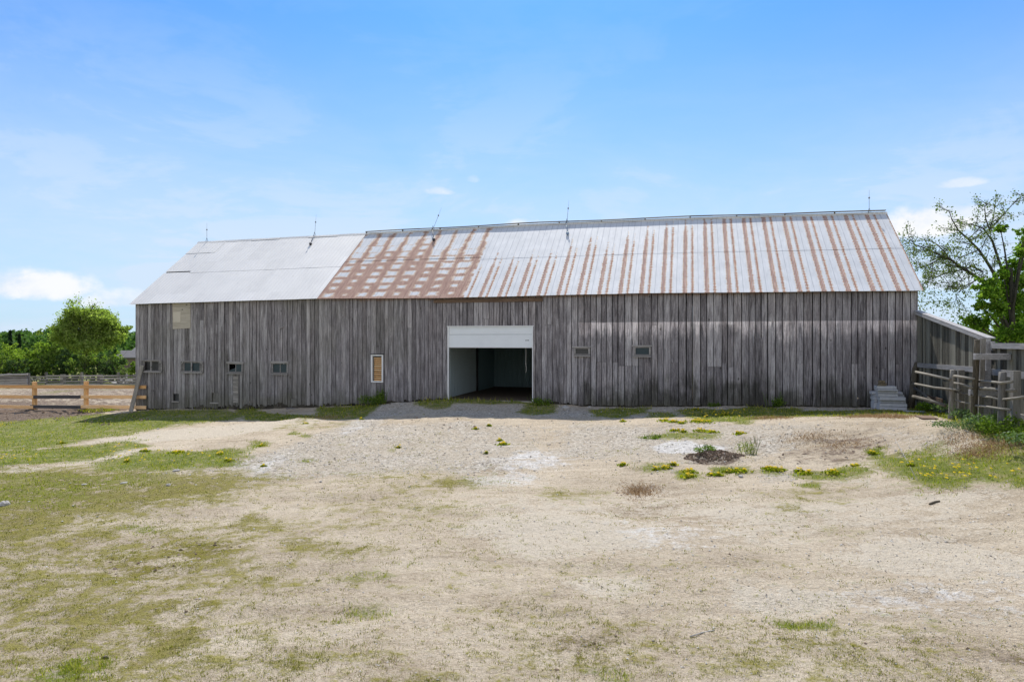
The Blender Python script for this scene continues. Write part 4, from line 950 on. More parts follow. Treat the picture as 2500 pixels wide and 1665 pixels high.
ribwall('room_wall', (DA-.40, 5.51, 0), (DA-.52, 2*HALF-.25, 0), FL-.05, RZ, M_INBACK, .152)
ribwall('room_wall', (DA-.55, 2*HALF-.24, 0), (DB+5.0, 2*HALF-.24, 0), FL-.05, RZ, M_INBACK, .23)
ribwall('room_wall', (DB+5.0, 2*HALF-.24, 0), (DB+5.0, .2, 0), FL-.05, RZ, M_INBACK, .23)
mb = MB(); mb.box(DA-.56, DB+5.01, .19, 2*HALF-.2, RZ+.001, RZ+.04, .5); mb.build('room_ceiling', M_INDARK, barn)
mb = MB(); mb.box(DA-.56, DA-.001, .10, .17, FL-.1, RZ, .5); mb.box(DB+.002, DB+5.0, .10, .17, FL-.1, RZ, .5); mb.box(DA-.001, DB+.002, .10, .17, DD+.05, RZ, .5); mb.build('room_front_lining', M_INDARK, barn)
# ------------------------------------------------------------------ fences
rg = random.Random(11)
def at(px, py, Y): rx, rz = ray(px, py); return Vector((rx*Y, Y, ZC+rz*Y))
# new sawn fence, in line with the barn wall and running off to the left (local x = along the barn wall)
def fpt(px, py, d): s, z = wp(px, py, d); return s, z
fx, fy = sd2w(-6, 0); nf = empty('board_fence', (fx, fy, gz(fx, fy)), ANG, label='new orange sawn board fence on peeled posts, running left from the barn corner', cat='fence')
fz0 = nf.location.z
def F_(s, d, z): return (s+6, d, z-fz0)
posts = [(fpt(84.5, 1005, 0)[0], 1006, 932, 84.5), (fpt(210.5, 1008, 0)[0], 1010, 931, 210.5), (wp(-45, 1000)[0], 1006, 932, -45), (wp(-180, 1000)[0], 1006, 932, -180)]
for s, yb_, yt_, px in posts:
    zt = wp(px, yt_)[1]; x, y = sd2w(s, 0); zb = gz(x, y)-.3; mb = MB(); r = .115
    path = [F_(s, 0, zb+(zt-zb)*t) for t in (0, .3, .6, .97, 1.0)]; path[-1] = (path[-1][0]+.0, path[-1][1], path[-1][2])
    mb.tube(path, [r*1.02, r, r*.98, r*.96, r*.9], 12, rnd=rg.random(), wob=.03, rg=rg); mb.build('post', M_NEWZ, nf)
sE = wp(363, 960)[0]; sP = posts[1][0]; sQ = posts[0][0]; sR_ = posts[2][0]; sS = posts[3][0]
for (s0, s1, p0, p1, mats, yo) in ((sP-.14, sE, 211, 352, (M_NEWX,)*3, -.16), (sQ-.1, sP+.1, 85, 211, (M_NEWX, M_STAINX, M_STAINX), -.14), (sR_-.1, sQ+.1, 0, 85, (M_NEWX,)*3, -.15), (sS-.1, sR_, -170, -45, (M_NEWX,)*3, -.14)):
    for k, (ya, yb2) in enumerate(((944, 944), (968.5, 968.5), (992, 993.5))):
        za = wp(p0 if p0 > 0 else 0, ya)[1]; zb = wp(p1 if p1 > 0 else 85, yb2)[1]
        mb = MB(); mb.bar(F_(s0, yo, za), F_(s1, yo, zb), .04, .150, (0, 1, 0), rg.random())
        # wide face vertical
        mb = MB(); a = Vector(F_(s0, yo, za)); b_ = Vector(F_(s1, yo, zb)); h = .078; t = .02
        mb.hexa([(a.x, a.y-t, a.z-h), (b_.x, b_.y-t, b_.z-h), (b_.x, b_.y+t, b_.z-h), (a.x, a.y+t, a.z-h), (a.x, a.y-t, a.z+h), (b_.x, b_.y-t, b_.z+h), (b_.x, b_.y+t, b_.z+h), (a.x, a.y+t, a.z+h)], rg.random())
        o = mb.build('rail', mats[k], nf)
        if mats[k] is M_STAINX: o['label'] = 'dark stained rail between two pale posts'
# grey plank leaning on the fence end at the barn corner
a = Vector((*sd2w(-.02, -.42), 0)); zt = wp(351, 890)[1]; zb = gz(*sd2w(-.25, -.55))
mb = MB(); p = Vector((*sd2w(wp(339, 1003)[0], -.5), zb-.05)); q = Vector((*sd2w(wp(352, 891)[0]+.0, -.12), wp(352, 891)[1]))
mb.bar(p, q, .21, .045, (-NB[0], -NB[1], 0), .8); o = mb.build('leaning_plank', M_GREYZ, None, bevel=.004)
tag(o, 'grey weathered plank leaning upright against the left corner of the barn', 'plank')

# far grey rail fence beyond the paddock
Y = 75.0
def gp(px, Yd): x = (px-1250)/F*Yd; return Vector((x, Yd, gz(x, Yd)))
ff = empty('rail_fence', gp(200, Y), 0, label='grey four-rail board fence across the far side of the paddock', cat='fence')
o0 = ff.location
for px, w_ in ((113, .22), (154, .55), (200, .20), (244, .52), (289, .2), (331, .5), (66, .3)):
    g = gp(px, Y)-o0; mb = MB(); mb.box(g.x-w_/2, g.x+w_/2, -.1, .1, g.z-.2, ZC+(832.5-(909 if w_ < .3 else 914))/F*Y-o0.z, rg.random()); mb.build('post', M_GREYZ, ff)
for x0, x1 in ((66, 113), (113, 154), (154, 200), (200, 244), (244, 289), (289, 345)):
    for yy in (918, 924.5, 931, 938):
        a = at(x0, yy+(2 if x1 < 150 else 0), Y-.13)-o0; b_ = at(x1, yy+(2 if x1 < 150 else -.5), Y-.13)-o0; mb = MB()
        mb.hexa([(a.x, a.y-.02, a.z-.085), (b_.x, b_.y-.02, b_.z-.085), (b_.x, b_.y+.02, b_.z-.085), (a.x, a.y+.02, a.z-.085), (a.x, a.y-.02, a.z+.085), (b_.x, b_.y-.02, b_.z+.085), (b_.x, b_.y+.02, b_.z+.085), (a.x, a.y+.02, a.z+.085)], rg.random())
        mb.build('rail', M_GREYX, ff)
for x0, y0, x1, y1 in ((76, 921, 80, 929), (86, 928, 92, 921), (94, 921, 99, 927)): mb = MB(); mb.bar(at(x0, y0, Y-.2)-o0, at(x1, y1, Y-.2)-o0, .08, .05, (0, 1, 0), .9); mb.build('brace', M_GREYX, ff)
Y = 66.0
lf = empty('log_fence', gp(40, Y), 0, label='low fence of thick stacked grey logs at the far left of the paddock', cat='fence'); o0 = lf.location
for k, (ya, yb2) in enumerate(((918.5, 914.5), (924, 921), (930, 926.5), (936, 932), (941, 937))):
    a = at(-60, ya+1, Y)-o0; b_ = at(67, yb2, Y)-o0; mb = MB(); mb.tube([a, a.lerp(b_, .5)+Vector((0, 0, .02)), b_], [.13, .12, .11], 8, rnd=rg.random()); mb.build('log_rail', M_GREYX, lf, smooth=True)
for px in (18, 64, -50):
    g = gp(px, Y)-o0; mb = MB(); mb.box(g.x-.14, g.x+.14, .12, .36, g.z-.2, ZC-79/F*Y-o0.z, .4); mb.build('post', M_GREYZ, lf)

# tall board fence at the right corner, perpendicular to the barn, coming forward
O = np.array(sd2w(LEN+.02, -.03)); DV = -NB
def rf(k, off=0.0, z=0.0): return Vector((O[0]+DV[0]*k-U[0]*off, O[1]+DV[1]*k-U[1]*off, z))     # off: towards the yard
def kfor(px, off=0.0):                       # distance along the fence seen at a photo column
    rx = (px-1250)/F; X0, Y0 = O[0]-U[0]*off, O[1]-U[1]*off
    return (rx*Y0-X0)/(DV[0]-rx*DV[1])
def zfor(px, py, off=0.0): k = kfor(px, off); return ZC-(py-832.5)/F*(O[1]-U[1]*off+DV[1]*k)
bf_rot = math.atan2(DV[1], DV[0])
K1 = kfor(2424); KE = 14.0
zA, zB, zC_ = zfor(2241, 761), zfor(2416, 829), zfor(2480, 842)
bf = empty('board_fence', rf(0, 0, gz(*rf(0)[:2])), bf_rot, label='tall weathered vertical board fence sloping down from the right corner of the barn', cat='fence')
b0 = bf.location.copy(); rotm = Matrix.Rotation(-bf_rot, 3, 'Z')
def BL(k, off, z): return rotm@(rf(k, off, z)-b0)
def fence_top(k): return zA+(zB-zA)*k/K1 if k < K1 else zC_
mb = MB(); k = .02
while k < KE:
    e = k+rg.uniform(.13, .21); zz0 = gz(*rf(k)[:2])-.05+rg.uniform(0, .06); of = rg.uniform(-.008, .008)
    if k < K1 < e: e = K1
    a, b_ = k+.003, e-.004-(.012 if rg.random() < .12 else 0)
    P = [BL(a, of, zz0), BL(b_, of, zz0), BL(b_, of+.025, zz0), BL(a, of+.025, zz0), BL(a, of, fence_top(a)-.03), BL(b_, of, fence_top(b_-1e-4)-.03), BL(b_, of+.025, fence_top(b_-1e-4)-.03), BL(a, of+.025, fence_top(a)-.03)]
    mb.hexa(P, rg.random()); k = e
mb.build('fence_boards', M_OLDBOARD, bf)
def beam(name, k0, z0, k1, z1, h, th, mat, off, rnd=None):
    mb = MB(); P = []
    for zz in (-h/2, h/2):
        P += [BL(k0, off, z0+zz), BL(k1, off, z1+zz), BL(k1, off+th, z1+zz), BL(k0, off+th, z0+zz)]
    mb.hexa(P, rg.random() if rnd is None else rnd); return mb.build(name, mat, bf)
M_CAPX = wood('pale_capping', (.17, .165, .16), (.30, .29, .285), (.44, .43, .42), 'x', .4)
beam('cap_rail', 0, zA-.02, K1-.05, zB-.02, .12, .09, M_CAPX, .03)
beam('cap_rail', 0, zA+.035, K1-.05, zB+.035, .03, .2, M_CAPX, -.08, .9)
beam('cap_rail', K1+.18, zC_-.03, KE, zC_-.03, .14, .09, M_CAPX, .03)
zr0, zr1, zr2 = zfor(2242, 891), zfor(2420, 905), zfor(2500, 921)
beam('middle_rail', .05, zr0, K1-.1, zr1, .15, .05, M_CAPX, .03, .4); beam('middle_rail', K1+.05, zr1-.02, KE, zfor(2500, 921), .16, .05, M_CAPX, .03)
beam('bottom_rail', K1+.05, zfor(2430, 1003), KE, zfor(2500, 1022), .17, .05, M_GREYX, .03)
for px, off in ((2417, .09),):
    k = kfor(px, off); mb = MB(); mb.box(0, .15, 0, .12, 0, 1); V = [BL(k+(v[0]-.07), off+v[1], (gz(*rf(k, off)[:2])-.1)+v[2]*(zfor(2417, 834, off)-gz(*rf(k, off)[:2])+.1)) for v in mb.v]; mb.v = [tuple(v) for v in V]; mb.build('post', M_CAPX, bf)
k = kfor(2425, .03); mb = MB(); mb.box(0, .14, 0, .07, 0, 1); z0_, z1_ = zfor(2425, 855, .03), zfor(2425, 834, .03); mb.v = [tuple(BL(k+v[0]-.02, .03+v[1]*1.2, z0_+v[2]*(z1_-z0_+.01))) for v in mb.v]; mb.build('end_block', M_CAPX, bf)

# round pole fence standing in front of it
OFF = .72
M_POLE = wood('bark_stripped_pole', (.05, .045, .036), (.12, .11, .09), (.27, .25, .21), 'x', .8, bump=1.0)
kp = [(kfor(2322, OFF), 903, .075, 2326), (kfor(2376, OFF), 829, .075, 2389), (kfor(2446, OFF), 908, .088, 2448)]
pf_ = empty('pole_fence', rf(kp[0][0], OFF, gz(*rf(kp[0][0], OFF)[:2])), bf_rot, label='rough round-pole rail fence among weeds in front of the tall board fence', cat='fence')
p0_ = pf_.location.copy()
def PL(k, off, z): return rotm@(rf(k, off, z)-p0_)
for i, (k, yt, r, pxt) in enumerate(kp):
    g = gz(*rf(k, OFF)[:2]); kt = kfor(pxt, OFF) if i != 1 else kfor(2386, OFF); zt = zfor(pxt, yt, OFF)
    mb = MB(); n = 7; mb.tube([PL(k+(kt-k)*t/6, OFF, g-.2+(zt-g+.2)*t/6) for t in range(n)], [r*(1.08-.03*t) for t in range(n)], 10, rnd=rg.random(), wob=.07, rg=rg); mb.build('post', M_GREYZ if i != 1 else M_LOG, pf_, smooth=True)
# twin of the tall post, sawn beam between pairs and short blocks
for px, pt, off, w_, zt_, mat in ((2392, 2400, OFF-.25, .11, 826, M_GREYZ), (2402, 2399, .38, .17, 904, M_CAPX), (2478, 2480, .30, .16, 905, M_GREYZ), (2345, 2346, .25, .15, 903, M_GREYZ)):
    k = kfor(px, off); kt = kfor(pt, off); g = gz(*rf(k, off)[:2]); mb = MB(); zt = zfor(pt, zt_, off)
    P = []
    for kk, zz in ((k, g-.1), (kt, zt)): P += [PL(kk-w_/2, off-w_/2, zz), PL(kk+w_/2, off-w_/2, zz), PL(kk+w_/2, off+w_/2, zz), PL(kk-w_/2, off+w_/2, zz)]
    mb.hexa(P, rg.random()); mb.build('square_post', mat, pf_)
def xbeam(px0, px1, yc, o0_, o1_, h):
    k = kfor(px0, o0_); z = zfor((px0+px1)/2, yc, OFF-.1); P = []
    for zz in (-h/2, h/2): P += [PL(k-.07, o0_, z+zz), PL(k+.08, o0_, z+zz), PL(k+.08, o1_, z+zz), PL(k-.07, o1_, z+zz)]
    mb = MB(); mb.hexa(P, rg.random()); mb.build('cross_beam', M_CAPX, pf_, bevel=.008)
xbeam(2378, 2419, 870.5, OFF+.12, .05, .155); xbeam(2366, 2402, 958, OFF+.12, .05, .16)
def rail(pts, r, rnd=None, mat=None):
    mb = MB(); P = []
    for px, py, off in pts: P.append(PL(kfor(px, off), off, zfor(px, py, off)))
    r *= .72; mb.tube(P, [r*(1-.25*i/len(P)) for i in range(len(P))], 7, rnd=rnd if rnd is not None else rg.random(), wob=.10, rg=rg); mb.build('pole_rail', mat or M_POLE, pf_, smooth=True)
rail([(2236, 908, OFF+.1), (2270, 915, OFF+.1), (2318, 926, OFF+.1)], .055)
rail([(2330, 918, OFF+.1), (2352, 921, OFF+.1), (2378, 925, OFF+.1)], .05, .95)
rail([(2388, 930, OFF-.1), (2420, 932, OFF-.1), (2444, 935, OFF+.1), (2472, 932, OFF)], .05, .9)
rail([(2330, 935, OFF+.05), (2350, 939, OFF), (2374, 946, OFF+.1)], .045, .7)
rail([(2232, 937, OFF+.1), (2280, 946, OFF+.1), (2318, 950, OFF+.1), (2345, 952, OFF)], .055, .7)
rail([(2390, 947, OFF-.1), (2420, 949, OFF), (2444, 953, OFF-.1), (2480, 953, OFF)], .06, .85)
rail([(2326, 954, OFF-.1), (2352, 961, OFF), (2372, 964, OFF+.1)], .04)
rail([(2400, 968, OFF-.1), (2420, 970, OFF), (2443, 976, OFF)], .04, .8); rail([(2450, 975, OFF+.1), (2480, 972, OFF), (2512, 967, OFF)], .045, .95)
rail([(2330, 977, OFF-.1), (2350, 982, OFF), (2372, 986, OFF)], .035, .8); rail([(2382, 990, OFF), (2410, 993, OFF), (2445, 998, OFF+.1), (2468, 1000, OFF)], .045, .9)
rail([(2450, 1025, OFF), (2472, 1026, OFF)], .045, .9)
# slanting pole and two fallen timbers
rail([(2230, 968, OFF+.3), (2270, 978, OFF+.1), (2308, 990, OFF)], .08, .5); rail([(2232, 947, .45), (2255, 962, .5), (2278, 982, .6)], .07, .35)
k0, k1 = kfor(2262, .3), kfor(2302, .3); mb = MB(); P = []
for kk, yy in ((k0, 970), (k1, 980)): pass
P = [PL(k0, .3, zfor(2262, 975, .3)), PL(k1, .3, zfor(2302, 985, .3)), PL(k1, .34, zfor(2302, 985, .3)), PL(k0, .34, zfor(2262, 975, .3)), PL(k0, .3, zfor(2262, 963, .3)), PL(k1, .3, zfor(2302, 974, .3)), PL(k1, .34, zfor(2302, 974, .3)), PL(k0, .34, zfor(2262, 963, .3))]
mb.hexa(P, .2); mb.build('low_board', M_BROWNX, pf_)
# rough log standing against the right corner
p = Vector((*sd2w(wp(2220, 1000, -.45)[0], -.45), 0)); p.z = gz(p.x, p.y)-.1; q = Vector((*sd2w(wp(2238, 885, -.14)[0], -.14), wp(2238, 885, -.14)[1]))
mb = MB(); mb.tube([p, p.lerp(q, .3)+Vector((.02, 0, 0)), p.lerp(q, .6), p.lerp(q, .85)+Vector((-.02, 0, 0)), q], [.12, .115, .11, .10, .07], 10, wob=.1, rg=rg)
o = mb.build('leaning_log', M_LOG, None, smooth=True); tag(o, 'rough bark-covered log leaning against the right corner of the barn', 'log')

# ------------------------------------------------------------------ stacked concrete slabs by the right corner
SC = 24.0/F*.06378; sd0 = -1.0
def slab_at(x0, x1, y0, y1, d0, d1, name, mat, label, group=None, rot=0.0, bev=.012):
    s0 = wp(2110+x0*.06378, 980, d0)[0]; s1 = wp(2110+x1*.06378, 980, d0)[0]
    z1 = slab_z[0]+(1310-y0)*SC; z0 = slab_z[0]+(1310-y1)*SC
    cx, cy = sd2w((s0+s1)/2, (d0+d1)/2); mb = MB(); w_, dp, h = (s1-s0)/2, (d1-d0)/2, z1-z0
    n = 10
    for i in range(n):       # split face: many short facets along the length
        a = -w_+2*w_*i/n; b_ = -w_+2*w_*(i+1)/n; ja, jb = rg.uniform(-.010, .010), rg.uniform(-.010, .010)
        q_ = min(.022, h*.3); mb.hexa([(a, -dp+ja+.03, 0), (b_, -dp+jb+.03, 0), (b_, dp, 0), (a, dp, 0), (a, -dp+ja, q_), (b_, -dp+jb, q_), (b_, dp, q_), (a, dp, q_)], rg.random()); mb.hexa([(a, -dp+ja, q_), (b_, -dp+jb, q_), (b_, dp, q_), (a, dp, q_), (a, -dp+ja*.5+.006, h), (b_, -dp+jb*.5+.006, h), (b_, dp, h), (a, dp, h)], rg.random())
    o = mb.build(name, mat, None); o.location = (cx, cy, z0); o.rotation_euler = (0, 0, ANG+rot); tag(o, label, 'slab', group); return o
sx_, sy_ = sd2w(wp(2180, 1000, -1)[0], -1.0); slab_z = [gz(sx_, sy_)-.02]
G1 = 'pale grey concrete slabs stacked by the barn'
S_ = [(590, 1640, 1190, 1312, 'widest grey slab lying on the grass at the foot of the stack'), (596, 1640, 1062, 1189, 'wide grey slab second from the ground in the front stack'),
      (625, 1590, 955, 1061, 'wide grey slab third from the ground in the front stack'), (600, 1585, 815, 954, 'wide grey slab fourth from the ground in the front stack'),
      (545, 1290, 702, 814, 'rough-faced greenish grey slab, fourth from the top of the front stack'), (520, 1285, 588, 701, 'rough-faced pale slab, third from the top of the front stack'),
      (515, 1290, 532, 587, 'thin pale grey slab just under the topmost one'), (485, 1240, 412, 531, 'topmost pale grey slab, under the brown stones')]
for i, (a, b_, c, d, lb) in enumerate(S_): slab_at(a, b_, c, d, -1.05+(.05*(i % 3)), -.62, 'concrete_slab', M_CONC, lb, G1, rot=rg.uniform(-.02, .02))
B_ = [(365, 1400, 1060, 1310, 'thick grey slab at the bottom behind the front stack'), (390, 1450, 968, 1059, 'short grey slab end above the thick one at the back left'), (355, 1480, 866, 967, 'grey slab sticking out left, third of the back row'),
      (385, 1530, 764, 865, 'grey slab with right end showing behind the front stack'), (310, 1480, 660, 763, 'uppermost slab of the back row, sticking out both sides')]
for i, (a, b_, c, d, lb) in enumerate(B_): slab_at(a, b_, c, d, -.58, -.15, 'concrete_slab', M_CONC, lb, G1, rot=rg.uniform(-.03, .03))
for i, (a, b_, c, d, lb) in enumerate([(530, 850, 368, 411, 'thin brown flat stone lying directly on the slab stack'), (620, 850, 300, 367, 'brown flat stone in the middle of three on the slab stack'), (590, 800, 205, 299, 'light brown flat stone topmost on the slab stack')]):
    slab_at(a, b_, c, d, -.95, -.72, 'flat_stone', M_BRICK, lb, 'brown flat stones on top of the slabs', rot=rg.uniform(-.25, .25))
def flat_piece(name, px, py, lx, ly, h, rot, mat, label, cat, tilt=0.0, bev=.004):
    x, y, z = G(px, py); z = gz(x, y); mb = MB(); mb.box(-lx/2, lx/2, -ly/2, ly/2, 0, h, rg.random()); o = mb.build(name, mat, None, bevel=bev)
    o.location = (x, y, z-.01+abs(tilt)*ly*.4); o.rotation_euler = (tilt, 0, rot); tag(o, label, cat); return o
flat_piece('loose_board', 2262, 1025, .42, .5, .03, -.15, M_BROWNX, 'small brown square board lying on the dirt below the slab stack', 'board', .05)
flat_piece('stone_slab', 2233, 1005, .62, .22, .035, ANG, M_CONC, 'thin pale slab lying in the grass right of the slab stack', 'slab')
flat_piece('loose_board', 663, 995, .55, .42, .04, -.1, M_GREYX, 'greenish grey board propped on the ground at the left part of the barn', 'board', .18)
flat_piece('loose_board', 711, 998, .42, .2, .03, .1, M_GREYX, 'short grey board at the end of a reddish plank by the wall', 'board', .08)
flat_piece('loose_board', 687, 996, .45, .3, .03, -.2, M_BROWNX, 'reddish brown plank between two grey boards at the wall', 'board', .05)
flat_piece('loose_stick', 1755, 985, .5, .07, .03, -.3, M_CAP, 'pale stick lying at the foot of the barn wall', 'stick')
def stick(px0, py0, px1, py1, r, label, mat):
    a = Vector(G(px0, py0)); b_ = Vector(G(px1, py1)); a.z = gz(a.x, a.y)+r*.7; b_.z = gz(b_.x, b_.y)+r*.7; mid_ = a.lerp(b_, .5)+Vector((.01, .015, r*.4))
    mb = MB(); mb.tube([a, mid_, b_], [r, r*.9, r*.6], 6, wob=.15, rg=rg); o = mb.build('fallen_branch', mat, None, smooth=True); tag(o, label, 'branch')
stick(2270, 1233, 2294, 1226, .022, 'short dark stick lying on the sand at the right edge', M_LOG)
stick(2185, 1075, 2240, 1180, .006, 'thin pale straw stem lying at the edge of the right-hand grass', M_CAP)
stick(1685, 1561, 1745, 1543, .007, 'thin pale straw lying on the bare sand in the foreground', M_CAP)
stick(248, 1608, 265, 1605, .012, 'tiny dark twig in the mossy foreground at the left', M_LOG)
stick(1949, 1058, 1953, 1088, .008, 'thin bent dry weed stalk on the stony bank', M_LOG)
def rock(px, py, w_, label, mat=None, flat=.6, grp=None):
    x, y, _ = G(px, py); d = y; r = w_/F*d/2; rr = random.Random(int(px)); n1_, n2_ = 9, 6; V = []; Fc = []
    for i in range(n2_+1):
        th = math.pi*i/n2_
        for j in range(n1_):
            ph = 2*math.pi*j/n1_; q = r*rr.uniform(.82, 1.12); V.append((q*math.sin(th)*math.cos(ph), .8*q*math.sin(th)*math.sin(ph), flat*q*math.cos(th)))
    for i in range(n2_):
        for j in range(n1_): Fc.append((i*n1_+j, (i+1)*n1_+j, (i+1)*n1_+(j+1) % n1_, i*n1_+(j+1) % n1_))
    o = npmesh('stone', V, Fc, mat or M_STONE, None, fattr={'rnd': np.full(len(Fc), .5)}); o.location = (x, y, gz(x, y)+r*flat*.35); o.rotation_euler = (0, 0, rr.uniform(0, 6)); tag(o, label, 'stone', grp)
rock(12, 1235, 30, 'large rough grey stone at the left edge of the grass'); rock(411, 1185, 13, 'small round grey stone on its own in the short grass')
rock(431, 1153, 20, 'flat pale stone beside the patch of crushed stone', flat=.3); rock(303, 1179, 18, 'flat pale stone half sunk in the thin grass', flat=.25)
rock(205, 1184, 14, 'grey stone sunk in the grass left of the flat pale one', flat=.3); rock(1809, 1160, 15, 'dark grey stone beside the dandelions below the soil heap', flat=.5)
rock(1143, 1156, 9, 'small pale stone on the mossy sand in the middle of the yard'); rock(783, 1177, 8, 'small brown stone at the edge of the grey gravel'); rock(386, 1050, 9, 'white stone beside the pale track near the grass', flat=.5)
rock(2187, 1101, 8, 'pale stone on the dark soil above the right-hand grass', flat=.6)
rock(1382, 998, 22, 'largest grey rubble stone at the foot of the wall right of the door', flat=.5); rock(1440, 996, 10, 'white rubble stone at the foot of the wall', flat=.5)

# ------------------------------------------------------------------ scattered small stones, grass, weeds
NR = np.random.default_rng(3)
def sample(n, x0, x1, y0, y1, px_bias=True):
    """random ground points, spread evenly over what a viewer of the yard would see"""
    v = NR.random(n)
    y = 1/(1/y0+(1/y1-1/y0)*v) if px_bias else y0+(y1-y0)*v
    return (NR.random(n)*(x1-x0)+x0)*y/ (y1 if not px_bias else 1)**0, y
def yard_pts(n, ymin=5.6, ymax=34, pw=.75):
    v = NR.random(n); a = 1-pw*2; y = (ymin**a+(ymax**a-ymin**a)*v)**(1/a); x = (NR.random(n)*1.60-.80)*y*1.02; return x, y
def behind_wall(x, y):
    s = (x-W0[0])*U[0]+(y-W0[1])*U[1]; d = (x-W0[0])*NB[0]+(y-W0[1])*NB[1]
    return (s > -.05) & (s < LEN+.3) & (d > -.06)
# stones
x, y = yard_pts(95000); f = fields(x, y)
pr = .07+.93*f['grav']; pr = pr*(1-.75*f['green'])*(1-.6*f['moss']); keep = (NR.random(len(x)) < pr*.75) & ~behind_wall(x, y); x, y = x[keep], y[keep]; z = H(x, y)
n = len(x); r = .006+.018*NR.random(n)**3.5; r *= np.clip(y/12, .6, 1.5)
base = np.array([(1, 0, 0), (0, 1, 0), (-1, 0, 0), (0, -1, 0), (0, 0, .8), (0, 0, -.6)], float)
V = base[None]*r[:, None, None]*(.65+.7*NR.random((n, 6, 1))); V[:, :, 2] *= .7
ang = NR.random(n)*6.28; ca, sa = np.cos(ang), np.sin(ang); vx = V[:, :, 0]*ca[:, None]-V[:, :, 1]*sa[:, None]; vy = V[:, :, 0]*sa[:, None]+V[:, :, 1]*ca[:, None]
V = np.stack([vx+x[:, None], vy+y[:, None], V[:, :, 2]+z[:, None]+(r*.25)[:, None]], -1).reshape(-1, 3)
T = np.array([(0, 1, 4), (1, 2, 4), (2, 3, 4), (3, 0, 4), (1, 0, 5), (2, 1, 5), (3, 2, 5), (0, 3, 5)]); Fc = (T[None]+(np.arange(n)*6)[:, None, None]).reshape(-1, 3)
def rnd_mat(name, ramp, rough=.95, spec=.15):
    m, nt, fin = new_mat(name); return fin(nt.ramp(nt.attr('rnd'), ramp), rough, 0, None, spec)
M_PEB = rnd_mat('crushed_stone', [(0, (.20, .17, .14)), (.5, (.42, .39, .35)), (1, (.68, .66, .62))])
o = npmesh('loose_gravel', V, Fc, M_PEB, None, fattr={'rnd': np.repeat(NR.random(n), 8)}); tag(o, 'loose crushed stones scattered over the yard', 'gravel', kind='stuff')

def leafy(name, ramp, trans=.35, tcol=(1.15, 1.35, .5), rough=.75):
    m = bpy.data.materials.new(name); m.use_nodes = True; nt = NT(m.node_tree); N = nt.N
    b = N['Principled BSDF']; c = nt.ramp(nt.attr('rnd'), ramp); nt.put(b.inputs['Base Color'], c); b.inputs['Roughness'].default_value = rough; b.inputs['Specular IOR Level'].default_value = .08
    t = N.new('ShaderNodeBsdfTranslucent'); nt.put(t.inputs[0], nt.mix(1.0, c, tcol, 'MULTIPLY'))
    mx = N.new('ShaderNodeMixShader'); mx.inputs[0].default_value = trans; nt.L.new(b.outputs[0], mx.inputs[1]); nt.L.new(t.outputs[0], mx.inputs[2])
    nt.L.new(mx.outputs[0], N['Material Output'].inputs[0]); return m
M_GRASS = leafy('grass_blades', [(0, (.08, .11, .005)), (.35, (.19, .235, .01)), (.65, (.32, .335, .02)), (.86, (.43, .38, .06)), (1, (.52, .42, .17))], .45)
M_MOSS = leafy('short_yellow_grass', [(0, (.08, .075, .018)), (.5, (.21, .20, .03)), (.85, (.36, .32, .075)), (1, (.50, .43, .22))], .4)
M_WEED = leafy('weed_leaves', [(0, (.045, .085, .012)), (.5, (.11, .18, .02)), (1, (.22, .30, .05))], .35)
M_PALEWEED = leafy('pale_weed_leaves', [(0, (.07, .12, .06)), (.5, (.14, .21, .10)), (1, (.27, .33, .19))], .3)
M_YEL = leafy('yellow_petals', [(0, (.60, .40, .01)), (1, (.80, .62, .03))], .2, (1, 1, 1))
M_STRAW = leafy('dry_straw', [(0, (.22, .13, .06)), (.5, (.38, .25, .13)), (1, (.52, .38, .22))], .2, (1, 1, 1))
def blades(name, x, y, h, wdt, mat, lean=.5, z=None, base_up=0.0, parent=None, loc=None):
    n = len(x); z = H(x, y) if z is None else z
    a = NR.random(n)*6.283; h = h*(.5+NR.random(n)); la = NR.random(n)*6.283; ln = h*lean*NR.random(n)
    wx, wy = np.cos(a)*wdt/2, np.sin(a)*wdt/2
    b0 = np.stack([x-wx, y-wy, z-.006+base_up], -1); b1 = np.stack([x+wx, y+wy, z-.006+base_up], -1)
    tp = np.stack([x+np.cos(la)*ln, y+np.sin(la)*ln, z+h*.85+base_up], -1)
    V = np.stack([b0, b1, tp], 1).reshape(-1, 3)
    if loc is not None: V = V-np.array(loc)
    o = npmesh(name, V, np.arange(3*n).reshape(n, 3), mat, parent, fattr={'rnd': NR.random(n)})
    if loc is not None and parent is None: o.location = loc
    return o
# tall grass
x, y = yard_pts(230000, 6, 36, .62); f = fields(x, y); rag = (fbm(x, y, 3.3, 4, 61)-.5)*.9
g = f['green']+rag; keep = (g > .42) & (NR.random(len(x)) < np.clip((g-.35)*1.8, 0, 1)) & ~behind_wall(x, y); x, y = x[keep], y[keep]
s_ = (x-W0[0])*U[0]+(y-W0[1])*U[1]; d_ = (x-W0[0])*NB[0]+(y-W0[1])*NB[1]
hh = .035+.05*fbm(x, y, .9, 3, 5)+.16*np.exp(-(np.abs(d_)/.6)**2)*fbm(x, y, .6, 2, 8)*1.4; w_ = np.clip(y*.0011, .006, .03)
o = blades('grass', x, y, hh, w_, M_GRASS, .8); tag(o, 'green grass growing in uneven patches across the yard', 'grass', kind='stuff'); n_grass = len(x)
# short mossy turf in the foreground
x, y = yard_pts(420000, 5.6, 20, .8); f = fields(x, y); rag = (fbm(x, y, 2.6, 5, 71)-.5)*1.25
g = f['moss']+rag; keep = (g > .44) & (NR.random(len(x)) < np.clip((g-.38)*1.6, 0, 1)); x, y = x[keep], y[keep]
o = blades('thin_turf', x, y, .010+.014*NR.random(len(x)), np.clip(y*.0010, .006, .02), M_MOSS, 1.0); tag(o, 'thin yellow green turf and moss over the sandy foreground', 'grass', kind='stuff')
